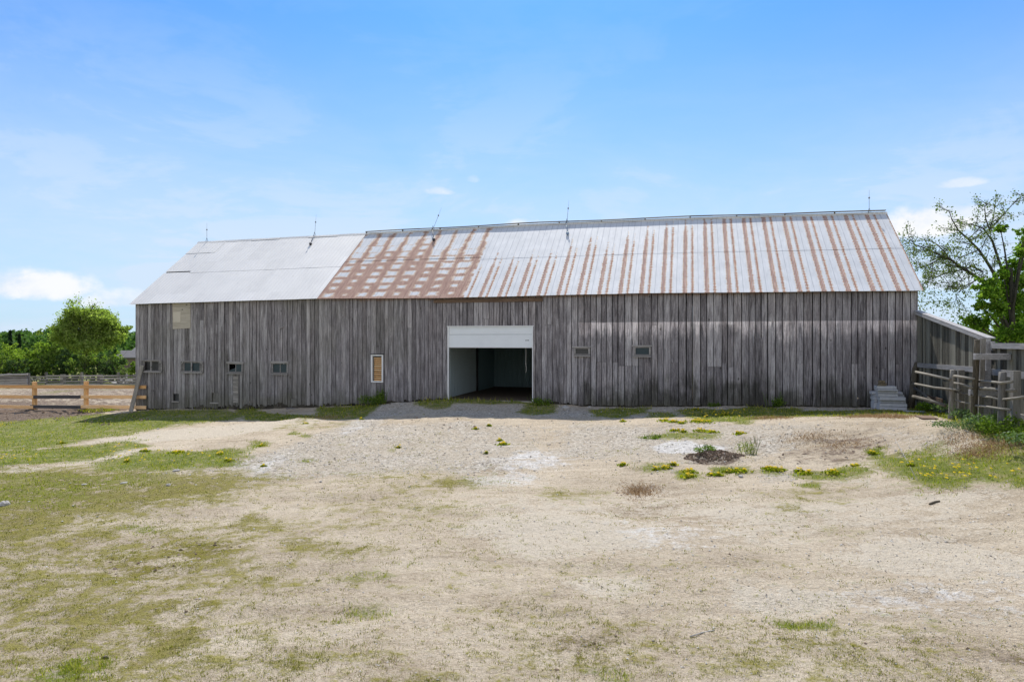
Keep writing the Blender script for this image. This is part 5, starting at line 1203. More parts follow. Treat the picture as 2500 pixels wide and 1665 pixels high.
# brown clods where the soil shows and matted dead grass
x, y = yard_pts(60000, 6, 40, .6); f = fields(x, y); keep = (NR.random(len(x)) < np.clip(f['soil']-.25, 0, 1)*.8) & ~behind_wall(x, y); x, y = x[keep], y[keep]; z = H(x, y); n = len(x)
r = (.01+.035*NR.random(n)**3)*np.clip(y/14, .6, 1.6); V = base[None]*r[:, None, None]*(.6+.8*NR.random((n, 6, 1))); V[:, :, 2] *= .8; V = V+np.stack([x, y, z+r*.2], -1)[:, None]
o = npmesh('earth_clods', V.reshape(-1, 3), (T[None]+(np.arange(n)*6)[:, None, None]).reshape(-1, 3), rnd_mat('brown_clods', [(0, (.09, .06, .04)), (.6, (.22, .16, .115)), (1, (.42, .34, .26))]), None, fattr={'rnd': np.repeat(NR.random(n), 8)}); tag(o, 'brown crumbs and clods of dug and churned earth', 'earth', kind='stuff')
xs, ys = [], []
for cx, cy, rx, n in ((2120, 1018, 60, 1100), (2180, 1021, 50, 1100), (1560, 1196, 42, 700), (1900, 1019, 40, 500), (2380, 1109, 40, 600), (2420, 1092, 50, 600), (1860, 1019, 30, 400), (790, 1020, 60, 500), (1980, 1075, 70, 500), (2060, 1090, 60, 400), (2350, 1070, 60, 500), (2460, 1085, 60, 400)):
    gx, gy, _ = G(cx, cy); q = NR.normal(size=(n, 2)); xs.append(gx+q[:, 0]*rx/F*gy*.6); ys.append(gy+q[:, 1]*.28)
x = np.concatenate(xs); y = np.concatenate(ys); o = blades('dead_grass', x, y, .05+.03*NR.random(len(x)), np.full(len(x), .016), M_STRAW, 1.6); tag(o, 'matted orange brown dead grass lying in patches', 'dead grass', kind='stuff')
# scattered little tufts and crumbs that break up the bare sand
x, y = yard_pts(26000, 5.6, 30, .8); f = fields(x, y); q_ = fbm(x, y, .55, 4, 91); pr_ = np.clip((q_-.50)*4, 0, 1)*.6+.015+f['moss']*.35
keep = (NR.random(len(x)) < pr_) & (f['green'] < .7) & ~behind_wall(x, y); x, y = x[keep], y[keep]; k_ = 9
r_ = (.02+.05*NR.random(len(x))**2)*np.clip(y/11, .7, 1.8); xx = np.repeat(x, k_)+NR.normal(size=len(x)*k_)*np.repeat(r_, k_); yy = np.repeat(y, k_)+NR.normal(size=len(x)*k_)*np.repeat(r_, k_)
o = blades('sparse_turf', xx, yy, .012+.016*NR.random(len(xx)), np.clip(yy*.0010, .006, .02), M_MOSS, 1.0); tag(o, 'tiny sparse tufts of turf dotted over the bare sand', 'grass', kind='stuff')
# dry straw flecks everywhere
x, y = yard_pts(26000, 5.6, 30, .8); f = fields(x, y); keep = (fbm(x, y, .6, 3, 33) > .47) & (NR.random(len(x)) < .5) & ~behind_wall(x, y); x, y = x[keep], y[keep]
o = blades('dry_straw', x, y, .03+.02*NR.random(len(x)), np.clip(y*.0007, .004, .012), M_STRAW, 2.2); tag(o, 'flecks of dry straw lying on the ground', 'straw', kind='stuff')

# leaf clouds ---------------------------------------------------------------
def leafmesh(name, C_, size, mat, parent=None, flat=.0, origin=(0, 0, 0), droop=0.0):
    n = len(C_); C_ = np.asarray(C_, float)-np.array(origin)
    a = NR.normal(size=(n, 3)); a[:, 2] *= (1-flat); a /= np.linalg.norm(a, axis=1)[:, None]
    b = NR.normal(size=(n, 3)); b -= (b*a).sum(1)[:, None]*a; b /= np.linalg.norm(b, axis=1)[:, None]
    s = (size*(.6+.8*NR.random(n)))[:, None] if np.isscalar(size) else (size*(.6+.8*NR.random(n)))[:, None]
    V = np.stack([C_-a*s*.5, C_+b*s*.36+a*s*.05, C_+a*s*.55, C_-b*s*.36+a*s*.05], 1).reshape(-1, 3)
    return npmesh(name, V, np.arange(4*n).reshape(n, 4), mat, parent, fattr={'rnd': NR.random(n)})
def blobpts(blobs, dens, shell=.55, lump=.35):
    """points through overlapping ellipsoids (cx,cy,cz,rx,ry,rz), clumped, denser near the surface"""
    out = []
    for (cx, cy, cz, rx, ry, rz) in blobs:
        n = int(dens*(rx*ry*rz)**(2/3.)*12); nc_ = max(8, int(n/28))
        u = NR.normal(size=(nc_, 3)); u /= np.linalg.norm(u, axis=1)[:, None]; rad = (shell+(1-shell)*NR.random(nc_)**.7)*(.85+.3*NR.random(nc_))
        c = u*rad[:, None]*np.array([rx, ry, rz])+np.array([cx, cy, cz])
        k_ = NR.integers(0, nc_, n); rr = (rx*ry*rz)**(1/3.)*lump*(.5+NR.random(nc_))
        q = NR.normal(size=(n, 3))*.42; out.append(c[k_]+q*rr[k_][:, None]*np.array([1, 1, .7]))
    return np.concatenate(out)
# weeds at the fence, by the wall and at the door
def weed(px, py, w_, h_, n, mat, label, cat='plant', name='weed_clump', size=.05, grp=None, stems=True, d=None):
    if d is None: x, y, z = G(px, py)
    else: s = wp(px, py, d)[0]; x, y = sd2w(s, d)
    z = gz(x, y); rt = empty(name, (x, y, z), 0, label=label, cat=cat, group=grp)
    nb = max(3, int(w_/.25)); bl = [(NR.uniform(-w_/2, w_/2), NR.uniform(-w_*.25, w_*.25), h_*NR.uniform(.2, .55), w_*.28, w_*.22, h_*NR.uniform(.25, .45)) for _ in range(nb)]
    k_ = NR.integers(0, len(bl), n); B = np.array(bl)[k_]; u = NR.normal(size=(n, 3)); u /= np.linalg.norm(u, axis=1)[:, None]
    P = B[:, :3]+u*B[:, 3:]*(NR.random(n)**.45)[:, None]*1.05; P = P[P[:, 2] > .0]; P[:, 2] += np.where(NR.random(len(P)) < .06, NR.random(len(P))*h_*.25, 0)
    leafmesh('foliage', P, size, mat, rt)
    if stems:
        mb = MB()
        for i in range(14):
            a = NR.uniform(-w_/2, w_/2); e = NR.uniform(-w_*.2, w_*.2); mb.tube([(a*.7, e, -.03), (a+NR.uniform(-.05, .05), e, h_*.6), (a*1.15+NR.uniform(-.08, .08), e*1.3, h_*NR.uniform(.8, 1.15))], [.006, .005, .003], 4, cap=False)
        mb.build('stem', M_WEED, rt)
    return rt
weed(918, 985, 1.1, .55, 700, M_WEED, 'dark green bushy weed against the wall under the slatted window', d=-.35, size=.055)
weed(932, 972, .5, .75, 350, M_WEED, 'tall dark weed shoot beside the slatted window', d=-.2, size=.05)
weed(1317, 992, .9, .38, 500, M_WEED, 'green weed clump at the right foot of the doorway', d=-.5, size=.05)
weed(1888, 990, .7, .55, 500, M_WEED, 'bright weed with long stalks against the right half of the wall', d=-.3, size=.05)
weed(1742, 992, .35, .2, 150, M_WEED, 'small weed tuft at the wall left of the tall one', d=-.25, size=.045)
weed(2290, 1002, 1.0, .5, 900, leafy('bright_weed', [(0, (.09, .17, .015)), (1, (.28, .42, .04))], .4), 'bright green weed clump beside the slab stack', size=.07)
weed(2330, 1012, 1.0, .45, 800, M_PALEWEED, 'pale leafy weeds at the foot of the first round post', size=.06)
weed(2365, 1025, 1.1, .45, 800, M_PALEWEED, 'grey green weeds in front of the tall cross-beamed post', size=.055)
weed(2405, 1048, 1.3, .5, 1000, M_PALEWEED, 'mixed pale weeds between the two nearer round posts', size=.055)
weed(2425, 1060, .9, .5, 700, M_WEED, 'darker green weeds left of the nearest round post', size=.05)
weed(2475, 1075, 1.1, .5, 900, M_WEED, 'dark leafy weeds right of the nearest round post', size=.055)
weed(2510, 1095, 1.2, .45, 700, M_PALEWEED, 'pale weeds at the right edge of the yard', size=.055)
weed(2355, 1050, 1.4, .2, 500, M_PALEWEED, 'low straggly weeds spreading onto the stony ground', size=.045)
weed(1829, 1105, .55, .42, 420, leafy('pale_yellow_weed', [(0, (.20, .25, .09)), (1, (.50, .50, .20))], .3), 'pale yellow green bushy weed behind the soil heap', size=.035)
weed(1722, 1117, .45, .18, 260, leafy('fresh_tuft', [(0, (.14, .22, .05)), (1, (.34, .42, .14))], .4), 'fresh green tuft on the left of the soil heap', size=.045)
weed(1592, 1070, .45, .12, 200, M_WEED, 'dark green tuft left of the white stone patch', size=.04)
weed(240, 1003, 1.6, .28, 600, M_GRASS, 'green grass tussock at the foot of the new fence', size=.06, stems=False)
# dandelion clumps
DL = [(1622, 1030, 26, 9, 'yellow dandelion clump just left of the largest one, near the wall shadow'), (1645, 1034, 20, 8, 'second of three dandelion clumps in a row left of the largest clump'), (1663, 1037, 16, 6, 'smaller rightmost of three dandelion clumps left of the largest clump'),
      (1711, 1031, 50, 26, 'largest dandelion clump, thick with yellow flowers'), (1648, 1053, 22, 6, 'left dandelion clump of the second row above the white stone patch'), (1669, 1055, 14, 7, 'compact second dandelion clump above the white stone patch'),
      (1711, 1053, 24, 9, 'dandelion clump directly in front of the largest clump'), (1738, 1055, 22, 4, 'leafier dandelion clump with few flowers right of the one before the largest'), (1808, 1063, 24, 10, 'round dandelion clump alone on the stones above the pale yellow weed'),
      (1520, 1031, 12, 3, 'small lone dandelion clump left of the flower rows at the wall shadow edge'), (1520, 1136, 14, 3, 'leftmost small dandelion in the line below the soil heap'), (1602, 1146, 14, 5, 'dandelion clump left of its bigger neighbour below the white stones'),
      (1625, 1145, 20, 8, 'leafy dandelion clump between two small ones below the white stones'), (1643, 1137, 14, 3, 'small dandelion just above and left of the tall one below the heap'), (1682, 1152, 28, 9, 'upper half of the double dandelion clump below the soil heap'),
      (1681, 1166, 24, 6, 'lower half of the double dandelion clump below the soil heap'), (1736, 1160, 16, 3, 'thin dandelion right of the double clump below the heap'), (1755, 1159, 14, 3, 'small dandelion beside a grass tuft below the soil heap'),
      (1778, 1151, 16, 3, 'small dandelion touching the wide clump by the dark stone'), (1808, 1150, 32, 7, 'wide dandelion clump behind the dark grey stone'), (1880, 1146, 26, 9, 'bright dandelion clump right of the dark stone'),
      (1903, 1150, 24, 5, 'leafy dandelion clump joined to the right of the bright one'), (1951, 1153, 20, 4, 'sparse dandelion clump right of the pale grey stone patch'), (1971, 1158, 26, 7, 'fuller dandelion clump right of the sparse one by the grey stone patch'),
      (2032, 1160, 34, 8, 'dandelion clump in the grass tongue reaching left from the right-hand lawn'), (2088, 1141, 22, 5, 'dandelion clump at the edge of the brown dirt left of the right-hand lawn'), (1227, 1085, 20, 9, 'brightest dandelion cluster alone in the gravel in front of the door'),
      (1221, 1073, 10, 3, 'tiny dandelion just above the bright cluster in the gravel'), (1160, 1047, 10, 3, 'small dandelion on gravel left of centre in front of the door'), (1194, 1040, 8, 2, 'tiny dandelion nearest the doorway shadow'),
      (973, 1093, 8, 2, 'single small dandelion beside a dark tuft in the grey gravel'), (882, 1023, 10, 3, 'dandelion at the shadow edge below the slatted window'), (746, 1036, 12, 4, 'dandelion beside the little brown mound left of the gravel'),
      (639, 1090, 14, 3, 'dandelion in the grass tuft at the left edge of the gravel'), (643, 1139, 10, 2, 'small dandelion on the pale crushed stone at the lower left of the gravel'), (436, 1106, 30, 9, 'broadest dandelion patch of the left-hand grass strip'),
      (557, 1130, 18, 5, 'dandelion clump at the right end of the left-hand grass strip'), (538, 1113, 14, 4, 'dandelion just above the right end of the left-hand grass strip'), (353, 1105, 18, 4, 'dandelion on the bare edge between track and left grass strip'),
      (151, 1082, 14, 3, 'orange yellow dandelion at the far left of the upper grass'), (310, 1128, 10, 3, 'small dandelion in the left grass strip beside the narrow pale track'),
      (1188, 1108, 6, 1, 'very small pale dandelion in the middle of the gravel'), (2130, 1108, 16, 3, 'dandelion at the top left corner of the right-hand lawn'), (2225, 1142, 12, 4, 'dandelion alone near the upper middle of the right-hand lawn'),
      (1700, 1003, 14, 4, 'dandelion in the shaded grass strip close to the wall'), (1770, 1014, 20, 6, 'dandelion in the lit grass right of the largest clump')]
LB = 'dandelion plants flowering on the yard'
def dandelion(px, py, w_, nfl, label):
    x, y, _ = G(px, py); z = gz(x, y); r = w_/F*y/2; rt = empty('dandelion_clump', (x, y, z), 0, label=label, cat='dandelion', group=LB)
    n = int(50+1100*r*r+w_*2); a = NR.random(n)*6.28; q = r*np.sqrt(NR.random(n)); sp = np.where(NR.random(n) < .35, 1.9, 1.0); P = np.stack([q*sp*np.cos(a), q*sp*.8*np.sin(a), (.008+.04*NR.random(n)*(1.5-sp*.6))], -1)
    leafmesh('leaves', P, .06, M_GRASS, rt, flat=-1.5)
    for i in range(nfl):
        a = NR.random()*6.28; q = r*.9*math.sqrt(NR.random()); cx, cy, cz = q*math.cos(a), q*.8*math.sin(a), .04+.06*NR.random(); rr = .022+.010*NR.random()
        V = [(cx, cy, cz+.012)]+[(cx+rr*math.cos(t), cy+rr*math.sin(t), cz+rr*math.sin(t)*.4) for t in (j*math.pi/4 for j in range(8))]+[(cx, cy, cz-.012)]
        Fc = [(0, 1+j, 1+(j+1) % 8) for j in range(8)]+[(9, 1+(j+1) % 8, 1+j) for j in range(8)]
        npmesh('flower', V, Fc, M_YEL, rt, fattr={'rnd': NR.random(len(Fc))})
for d_ in DL: dandelion(*d_)
# single dandelion heads in the grass
pts = []
for poly, n in ((Z2([(900, 900), (1300, 860), (1700, 900), (2500, 950), (2500, 1150), (1900, 1160), (1300, 1200), (950, 1100), (700, 930)]), 42), (Z1([(650, 470), (1150, 400), (1250, 470), (1700, 500), (1900, 560), (1400, 600), (950, 590)]), 34), (Z1([(-20, 490), (300, 480), (300, 570), (0, 580)]), 9), (Z1([(0, 245), (100, 245), (100, 300), (0, 300)]), 8), (Z4([(630, 100), (760, 80), (1300, 100), (1200, 170), (900, 180), (700, 150)]), 30)):
    W_ = [G(*p)[:2] for p in poly]; xs = [p[0] for p in W_]; ys = [p[1] for p in W_]; c = 0
    while c < n:
        a, b_ = NR.uniform(min(xs), max(xs)), NR.uniform(min(ys), max(ys))
        if inpoly(np.array([a]), np.array([b_]), W_)[0]: pts.append((a, b_)); c += 1
V = []; Fc = []
for (a, b_) in pts:
    z = gz(a, b_)+.06+.04*NR.random(); rr = .022+.010*NR.random(); k = len(V); V.append((a, b_, z+.012))
    for j in range(8): t = j*math.pi/4; V.append((a+rr*math.cos(t), b_+rr*math.sin(t), z+rr*math.sin(t)*.35))
    for j in range(8): Fc.append((k, k+1+j, k+1+(j+1) % 8))
o = npmesh('dandelion_heads', V, Fc, M_YEL, None, fattr={'rnd': NR.random(len(Fc))}); tag(o, 'single yellow dandelion heads sprinkled through the grass', 'dandelions', kind='stuff')
# crumbled earth on the dug heap
P = []; hx, hy, rx_, ry_, hh_ = HEAPS[0]
n = 1500; a = NR.random(n)*6.28; q = np.sqrt(NR.random(n)); x = hx+rx_*q*np.cos(a); y = hy+ry_*q*np.sin(a); z = H(x, y)
V = base[None]*(.012+.03*NR.random(n)**2)[:, None, None]*(.6+.8*NR.random((n, 6, 1))); V = V+np.stack([x, y, z], -1)[:, None]; Fc = (T[None]+(np.arange(n)*6)[:, None, None]).reshape(-1, 3)
o = npmesh('soil_heap', V.reshape(-1, 3), Fc, rnd_mat('dug_earth', [(0, (.06, .042, .028)), (1, (.24, .17, .12))]), None, fattr={'rnd': np.repeat(NR.random(n), 8)}); tag(o, 'small heap of freshly dug dark brown earth', 'soil heap', kind='stuff')

# ------------------------------------------------------------------ trees
M_LEAF_FAR = leafy('maple_leaves_far', [(0, (.17, .22, .06)), (.5, (.29, .36, .10)), (1, (.48, .53, .20))], .58)
M_LEAF_SHRUB = leafy('thicket_leaves', [(0, (.07, .12, .025)), (.5, (.16, .23, .045)), (1, (.30, .37, .09))], .45)
M_LEAF_DARK = leafy('dark_leaves', [(0, (.045, .08, .03)), (.6, (.085, .14, .05)), (1, (.16, .22, .08))], .35)
M_LEAF_LIME = leafy('spring_leaves', [(0, (.11, .17, .03)), (.5, (.20, .285, .05)), (1, (.36, .43, .10))], .5)
M_LEAF_MAPLE = leafy('near_maple_leaves', [(0, (.07, .13, .02)), (.5, (.15, .26, .035)), (1, (.33, .45, .08))], .55)
M_LEAF_THIN = leafy('small_spring_leaves', [(0, (.08, .12, .04)), (.5, (.15, .20, .07)), (1, (.26, .30, .12))], .35)
M_CONIFER = leafy('conifer_needles', [(0, (.015, .035, .02)), (1, (.045, .08, .04))], .1)
M_FARWOOD = leafy('far_wood_leaves', [(0, (.05, .10, .03)), (.5, (.09, .17, .05)), (1, (.17, .26, .08))], .35)
def limb(mb, tips, p, d, L_, r, depth, rr, spread=.55, up=.25, seg=4):
    path = [p.copy()]; rad = [r]
    for i in range(seg):
        d = (d+Vector((rr.uniform(-1, 1), rr.uniform(-1, 1), rr.uniform(-.6, .9)))*.16+Vector((0, 0, up*.12))).normalized()
        p = p+d*(L_/seg); path.append(p.copy()); rad.append(r*(1-.55*(i+1)/seg))
    mb.tube(path, rad, 6 if depth > 1 else 4, cap=False)
    if depth <= 1: tips += [q for q in path[1:]]
    if depth <= 0: return
    for i in range(rr.randint(2, 4)):
        j = rr.randint(max(1, seg-3), seg); nd = (d+Vector((rr.uniform(-1, 1), rr.uniform(-1, 1), rr.uniform(-.5, .8)))*spread*1.3).normalized()
        limb(mb, tips, path[j], nd, L_*rr.uniform(.55, .8), rad[j]*.7, depth-1, rr, spread, up, seg)
def simple_tree(name, base, h, wdt, n, size, mat, label, rr, trunk_h=.25, blobs=None, group=None, cat='tree', dens=None, shell=.45, low=.3):
    rt = empty(name, base, 0, label=label, cat=cat, group=group); mb = MB(); tips = []
    mb.tube([(0, 0, -.2), (0, 0, h*trunk_h)], [h*.022, h*.018], 8)
    for i in range(5):
        a = i*1.256+rr.random(); limb(mb, tips, Vector((0, 0, h*trunk_h)), Vector((math.cos(a)*.6, math.sin(a)*.6, .9)).normalized(), h*.33, h*.013, 2, rr)
    mb.build('trunk', M_BARK, rt, smooth=True)
    bl = []
    for i in range(14):
        a = rr.random()*6.28; q = wdt*.5*math.sqrt(rr.random())*.72; t = rr.uniform(low, .85)
        sc = 1-abs(t-.55)*.8
        bl.append((q*math.cos(a)*sc, q*math.sin(a)*sc, h*t, wdt*rr.uniform(.15, .24), wdt*rr.uniform(.15, .24), h*rr.uniform(.10, .17)))
    P = blobpts(bl, 10, .3, .4); P = P[NR.permutation(len(P))[:n]]; P = P[P[:, 2] > .05]
    leafmesh('crown', P, size, mat, rt); return rt
rr = random.Random(4)
# the spreading maple left of the barn
Y = 86.0; bx_, by_ = (214-1250)/F*Y, Y; bz = gz(bx_, by_); pxm = Y/F
mt = empty('maple_tree', (bx_, by_, bz), 0, label='large round-crowned green tree rising above the thicket left of the barn', cat='tree'); mb = MB(); tips = []
def lp(px, py, dy=0): q = at(px, py, Y); return Vector((q.x-bx_, dy, q.z-bz))
for pts_, r0 in (([(214, 918), (216, 870), (215, 845), (205, 815), (200, 790)], .28), ([(216, 862), (226, 840), (240, 815), (255, 790)], .2), ([(215, 865), (200, 845), (180, 828), (160, 815)], .18), ([(214, 850), (216, 820), (224, 790), (226, 770)], .18), ([(222, 852), (246, 838), (270, 825)], .14), ([(205, 820), (190, 800), (178, 780)], .12)):
    dy0 = rr.uniform(-1.5, 1.5); path = [lp(x_, y_, dy0*i/len(pts_)) for i, (x_, y_) in enumerate(pts_)]; mb.tube(path, [r0*(1-.16*i) for i in range(len(path))], 7, cap=False)
    for j in range(1, len(path)):
        for q in range(3): limb(mb, tips, path[j], Vector((rr.uniform(-1, 1), rr.uniform(-1, 1), rr.uniform(.1, 1))).normalized(), 1.7, .06, 1, rr)
mb.build('trunk', M_BARK, mt, smooth=True)
bl = []
for (x_, y_, rx_, rz_) in ((213, 778, 38, 20), (250, 785, 36, 22), (180, 790, 30, 18), (272, 800, 26, 20), (230, 766, 34, 13), (200, 765, 24, 11), (290, 806, 14, 14), (150, 806, 24, 14), (132, 802, 14, 10), (165, 822, 30, 18), (230, 810, 45, 22), (270, 832, 26, 20), (200, 835, 40, 20), (250, 765, 18, 9), (115, 812, 10, 8), (240, 845, 36, 14), (175, 808, 34, 20), (285, 822, 22, 16), (150, 830, 26, 14), (213, 764, 46, 12), (262, 778, 30, 16), (168, 780, 22, 14), (296, 800, 10, 12)):
    q = lp(x_, y_, rr.uniform(-1.8, 1.8)); bl.append((q.x, q.y, q.z, rx_*pxm, rx_*pxm*.9, rz_*pxm))
P = np.concatenate([blobpts(bl, 85, .2, .36), np.repeat(np.array([tuple(q) for q in tips]), 6, 0)+NR.normal(size=(6*len(tips), 3))*.25]); leafmesh('crown', P, .20, M_LEAF_FAR, mt)
# thicket: individual shrubs
SH = [(-60, 860, 912, 60, 80, M_LEAF_SHRUB), (-10, 838, 912, 46, 80, M_LEAF_LIME), (30, 822, 908, 44, 92, M_LEAF_LIME), (72, 818, 908, 40, 94, M_LEAF_LIME), (112, 822, 908, 38, 92, M_LEAF_LIME), (10, 862, 916, 40, 81, M_LEAF_SHRUB), (50, 858, 916, 36, 80, M_LEAF_DARK), (92, 860, 917, 40, 81, M_LEAF_SHRUB),
      (132, 824, 916, 36, 83, M_LEAF_SHRUB), (166, 836, 917, 34, 82, M_LEAF_DARK), (206, 850, 918, 32, 80, M_LEAF_SHRUB), (245, 848, 918, 30, 81, M_LEAF_DARK), (280, 846, 917, 28, 82, M_LEAF_DARK), (300, 882, 917, 22, 79, M_LEAF_THIN), (325, 880, 915, 26, 82, M_LEAF_SHRUB), (350, 876, 914, 30, 82, M_LEAF_LIME), (150, 834, 905, 32, 96, M_LEAF_LIME), (280, 838, 905, 28, 98, M_LEAF_LIME)]
SLB = ['shrub cut by the left edge at the far left of the thicket', 'lime green shrub nearest the left edge, below the conifers', 'lime green shrub under the taller conifer', 'lime green shrub right of the smaller conifer', 'lime green shrub left of the big round tree, on the skyline',
       'mid green shrub at the foot of the thicket behind the log fence', 'dark green shrub behind the end of the log fence', 'mid green shrub behind the braced fence panel', 'mid green shrub reaching up to the left side of the big round tree', 'dark green shrub behind the wide fence post left of the big tree',
       'mid green shrub at the foot of the big round tree', 'dark shrub just right of the big round tree trunk', 'darkest hollow shrub below the right side of the big round tree', 'pale thin-leaved shrub at the right end of the thicket', 'mid green shrub beside the house roofs near the barn corner',
       'lime green shrub touching the barn corner', 'lime green shrub showing behind the left crown of the big round tree', 'lime green shrub behind the right side of the big round tree, left of the house']
for i, (px, yt, yb_, wpx, Yd, mat) in enumerate(SH):
    x_ = (px-1250)/F*Yd; zb = gz(x_, Yd); h = ZC-(yt-832.5)/F*Yd-zb; wd = wpx*2*Yd/F
    rt = empty('shrub', (x_, Yd, zb), 0, label=SLB[i], cat='shrub', group='shrubs of the thicket beyond the paddock')
    mb = MB(); tips = []
    for j in range(5): a = rr.random()*6.28; limb(mb, tips, Vector((rr.uniform(-.6, .6), rr.uniform(-.3, .3), -.1)), Vector((math.cos(a)*.35, math.sin(a)*.35, 1)).normalized(), h*.55, .05, 1, rr)
    mb.build('stem', M_BARK, rt)
    bl = [(rr.uniform(-.36, .36)*wd, rr.uniform(-.3, .3)*wd, h*rr.uniform(.12, .74), wd*rr.uniform(.14, .24), wd*.2, h*rr.uniform(.16, .26)) for _ in range(12)]
    P = blobpts(bl, 30, .3, .35); P = P[(P[:, 2] > 0) & (P[:, 2] < h*1.05)]; leafmesh('foliage', P, .22, mat, rt)
# conifers poking out of the far wood
for px, yt, wpx, Yd, lb in ((25, 808, 9, 150, 'taller dark conifer standing in the far wood at the left'), (47, 817, 6, 150, 'smaller dark conifer right of the taller one in the far wood')):
    x_ = (px-1250)/F*Yd; zb = gz(x_, Yd); h = ZC-(yt-832.5)/F*Yd-zb; wd = wpx*Yd/F; rt = empty('conifer_tree', (x_, Yd, zb), 0, label=lb, cat='tree')
    mb = MB(); mb.tube([(0, 0, -.2), (0, 0, h)], [.16, .02], 6); mb.build('trunk', M_BARK, rt)
    n = 1500; t = NR.random(n)**.8; lay = np.floor(t*13)/13; r_ = wd*1.7*(1-t)*.95*(.5+.5*NR.random(n))*(.6+.4*((t*13) % 1)); a = NR.random(n)*6.28
    leafmesh('crown', np.stack([r_*np.cos(a), r_*np.sin(a), h*(.22+.78*t)-r_*.15], -1), .5, M_CONIFER, rt)
# far wood (one mass)
bl = []
for i in range(150):
    Yd = rr.uniform(150, 330); px = rr.uniform(-350, 420); x_ = (px-1250)/F*Yd; zt = ZC+(832.5-rr.uniform(802, 815)-(5 if px > 280 else 0)+(Yd < 200)*-4)/F*Yd; hh_ = rr.uniform(4, 7); bl.append((x_, Yd, zt-hh_*.8, hh_*.8, hh_*.6, hh_*.8)); bl.append((x_+rr.uniform(-3, 3), Yd-3, zt-hh_*1.9, hh_*.9, hh_*.6, hh_*.9))
for i in range(60):
    Yd = rr.uniform(110, 200); px = rr.uniform(2240, 2800); x_ = (px-1250)/F*Yd; zt = ZC+(832.5-rr.uniform(800, 822))/F*Yd; hh_ = rr.uniform(4, 6); bl.append((x_, Yd, zt-hh_*.8, hh_*.8, hh_*.6, hh_*.8))
for i in range(230):
    az_ = rr.uniform(-1.35, 1.35); Rd = rr.uniform(240, 340); x_, y_ = Rd*math.sin(az_), Rd*math.cos(az_)
    if -350 < x_/y_*F+1250 < 420: continue
    hh_ = rr.uniform(5, 8); zg = gz(x_, y_); bl.append((x_, y_, zg+hh_*.75, hh_*1.5, hh_, hh_*.85))
P = blobpts(bl, 3.4, .4, .3); o = leafmesh('far_wood', P, .85, M_FARWOOD, None); tag(o, 'distant green woodland on the skyline', 'woodland', kind='stuff')
# far house roofs between the thicket and the barn
Yd = 135; hx_ = (330-1250)/F*Yd; hz = gz(hx_, Yd); hs = empty('farm_house', (hx_, Yd, hz), .12, label='distant house with dark grey roofs beyond the thicket, half hidden by the barn', cat='house')
M_HW = plain('house_wall', (.16, .13, .10), .9); M_HR = plain('shingle_roof', (.13, .125, .125), .9, var=.25, scale=2)
def gh(x0, x1, y0, y1, ze, zr, nm):
    mb = MB(); mb.box(x0+.3, x1-.3, y0+.3, y1-.3, -.3, ze, .5); mb.build('wall', M_HW, hs); ym = (y0+y1)/2; mb = MB()
    mb.hexa([(x0, y0, ze-.1), (x1, y0, ze-.1), (x1, ym, zr-.1), (x0, ym, zr-.1), (x0, y0, ze+.12), (x1, y0, ze+.12), (x1, ym, zr+.12), (x0, ym, zr+.12)]); mb.hexa([(x0, ym, zr-.1), (x1, ym, zr-.1), (x1, y1, ze-.1), (x0, y1, ze-.1), (x0, ym, zr+.12), (x1, ym, zr+.12), (x1, y1, ze+.12), (x0, y1, ze+.12)]); mb.build('roof', M_HR, hs)
zt1 = ZC-(857-832.5)/F*Yd-hz; zt2 = ZC-(849-832.5)/F*Yd-hz
gh(-2.6, 1.5, -3, 3, zt1-1.3, zt1, ''); gh(-.9, 9, -1, 6, zt2-1.2, zt2, '')
mb = MB(); mb.box(-1.6, -.6, -2.72, -2.66, zt1-2.6, zt1-1.6, .5); mb.build('window', M_GLASS, hs)
# heap of brush and stones beside the far fence
gx, gy, _ = G(325, 938); z = gz(gx, gy); n = 260; P = np.stack([NR.normal(size=n)*.9, NR.normal(size=n)*.5, np.abs(NR.normal(size=n))*.28], -1)
V = base[None]*(.12+.12*NR.random(n))[:, None, None]*(.6+.8*NR.random((n, 6, 1))); V = V+P[:, None]; Fc = (T[None]+(np.arange(n)*6)[:, None, None]).reshape(-1, 3)
o = npmesh('stone_pile', V.reshape(-1, 3), Fc, M_PEB, None, fattr={'rnd': np.repeat(NR.random(n), 8)}); o.location = (gx, gy, z); tag(o, 'pile of grey stones and brush by the far fence, beside the barn corner', 'stone pile')

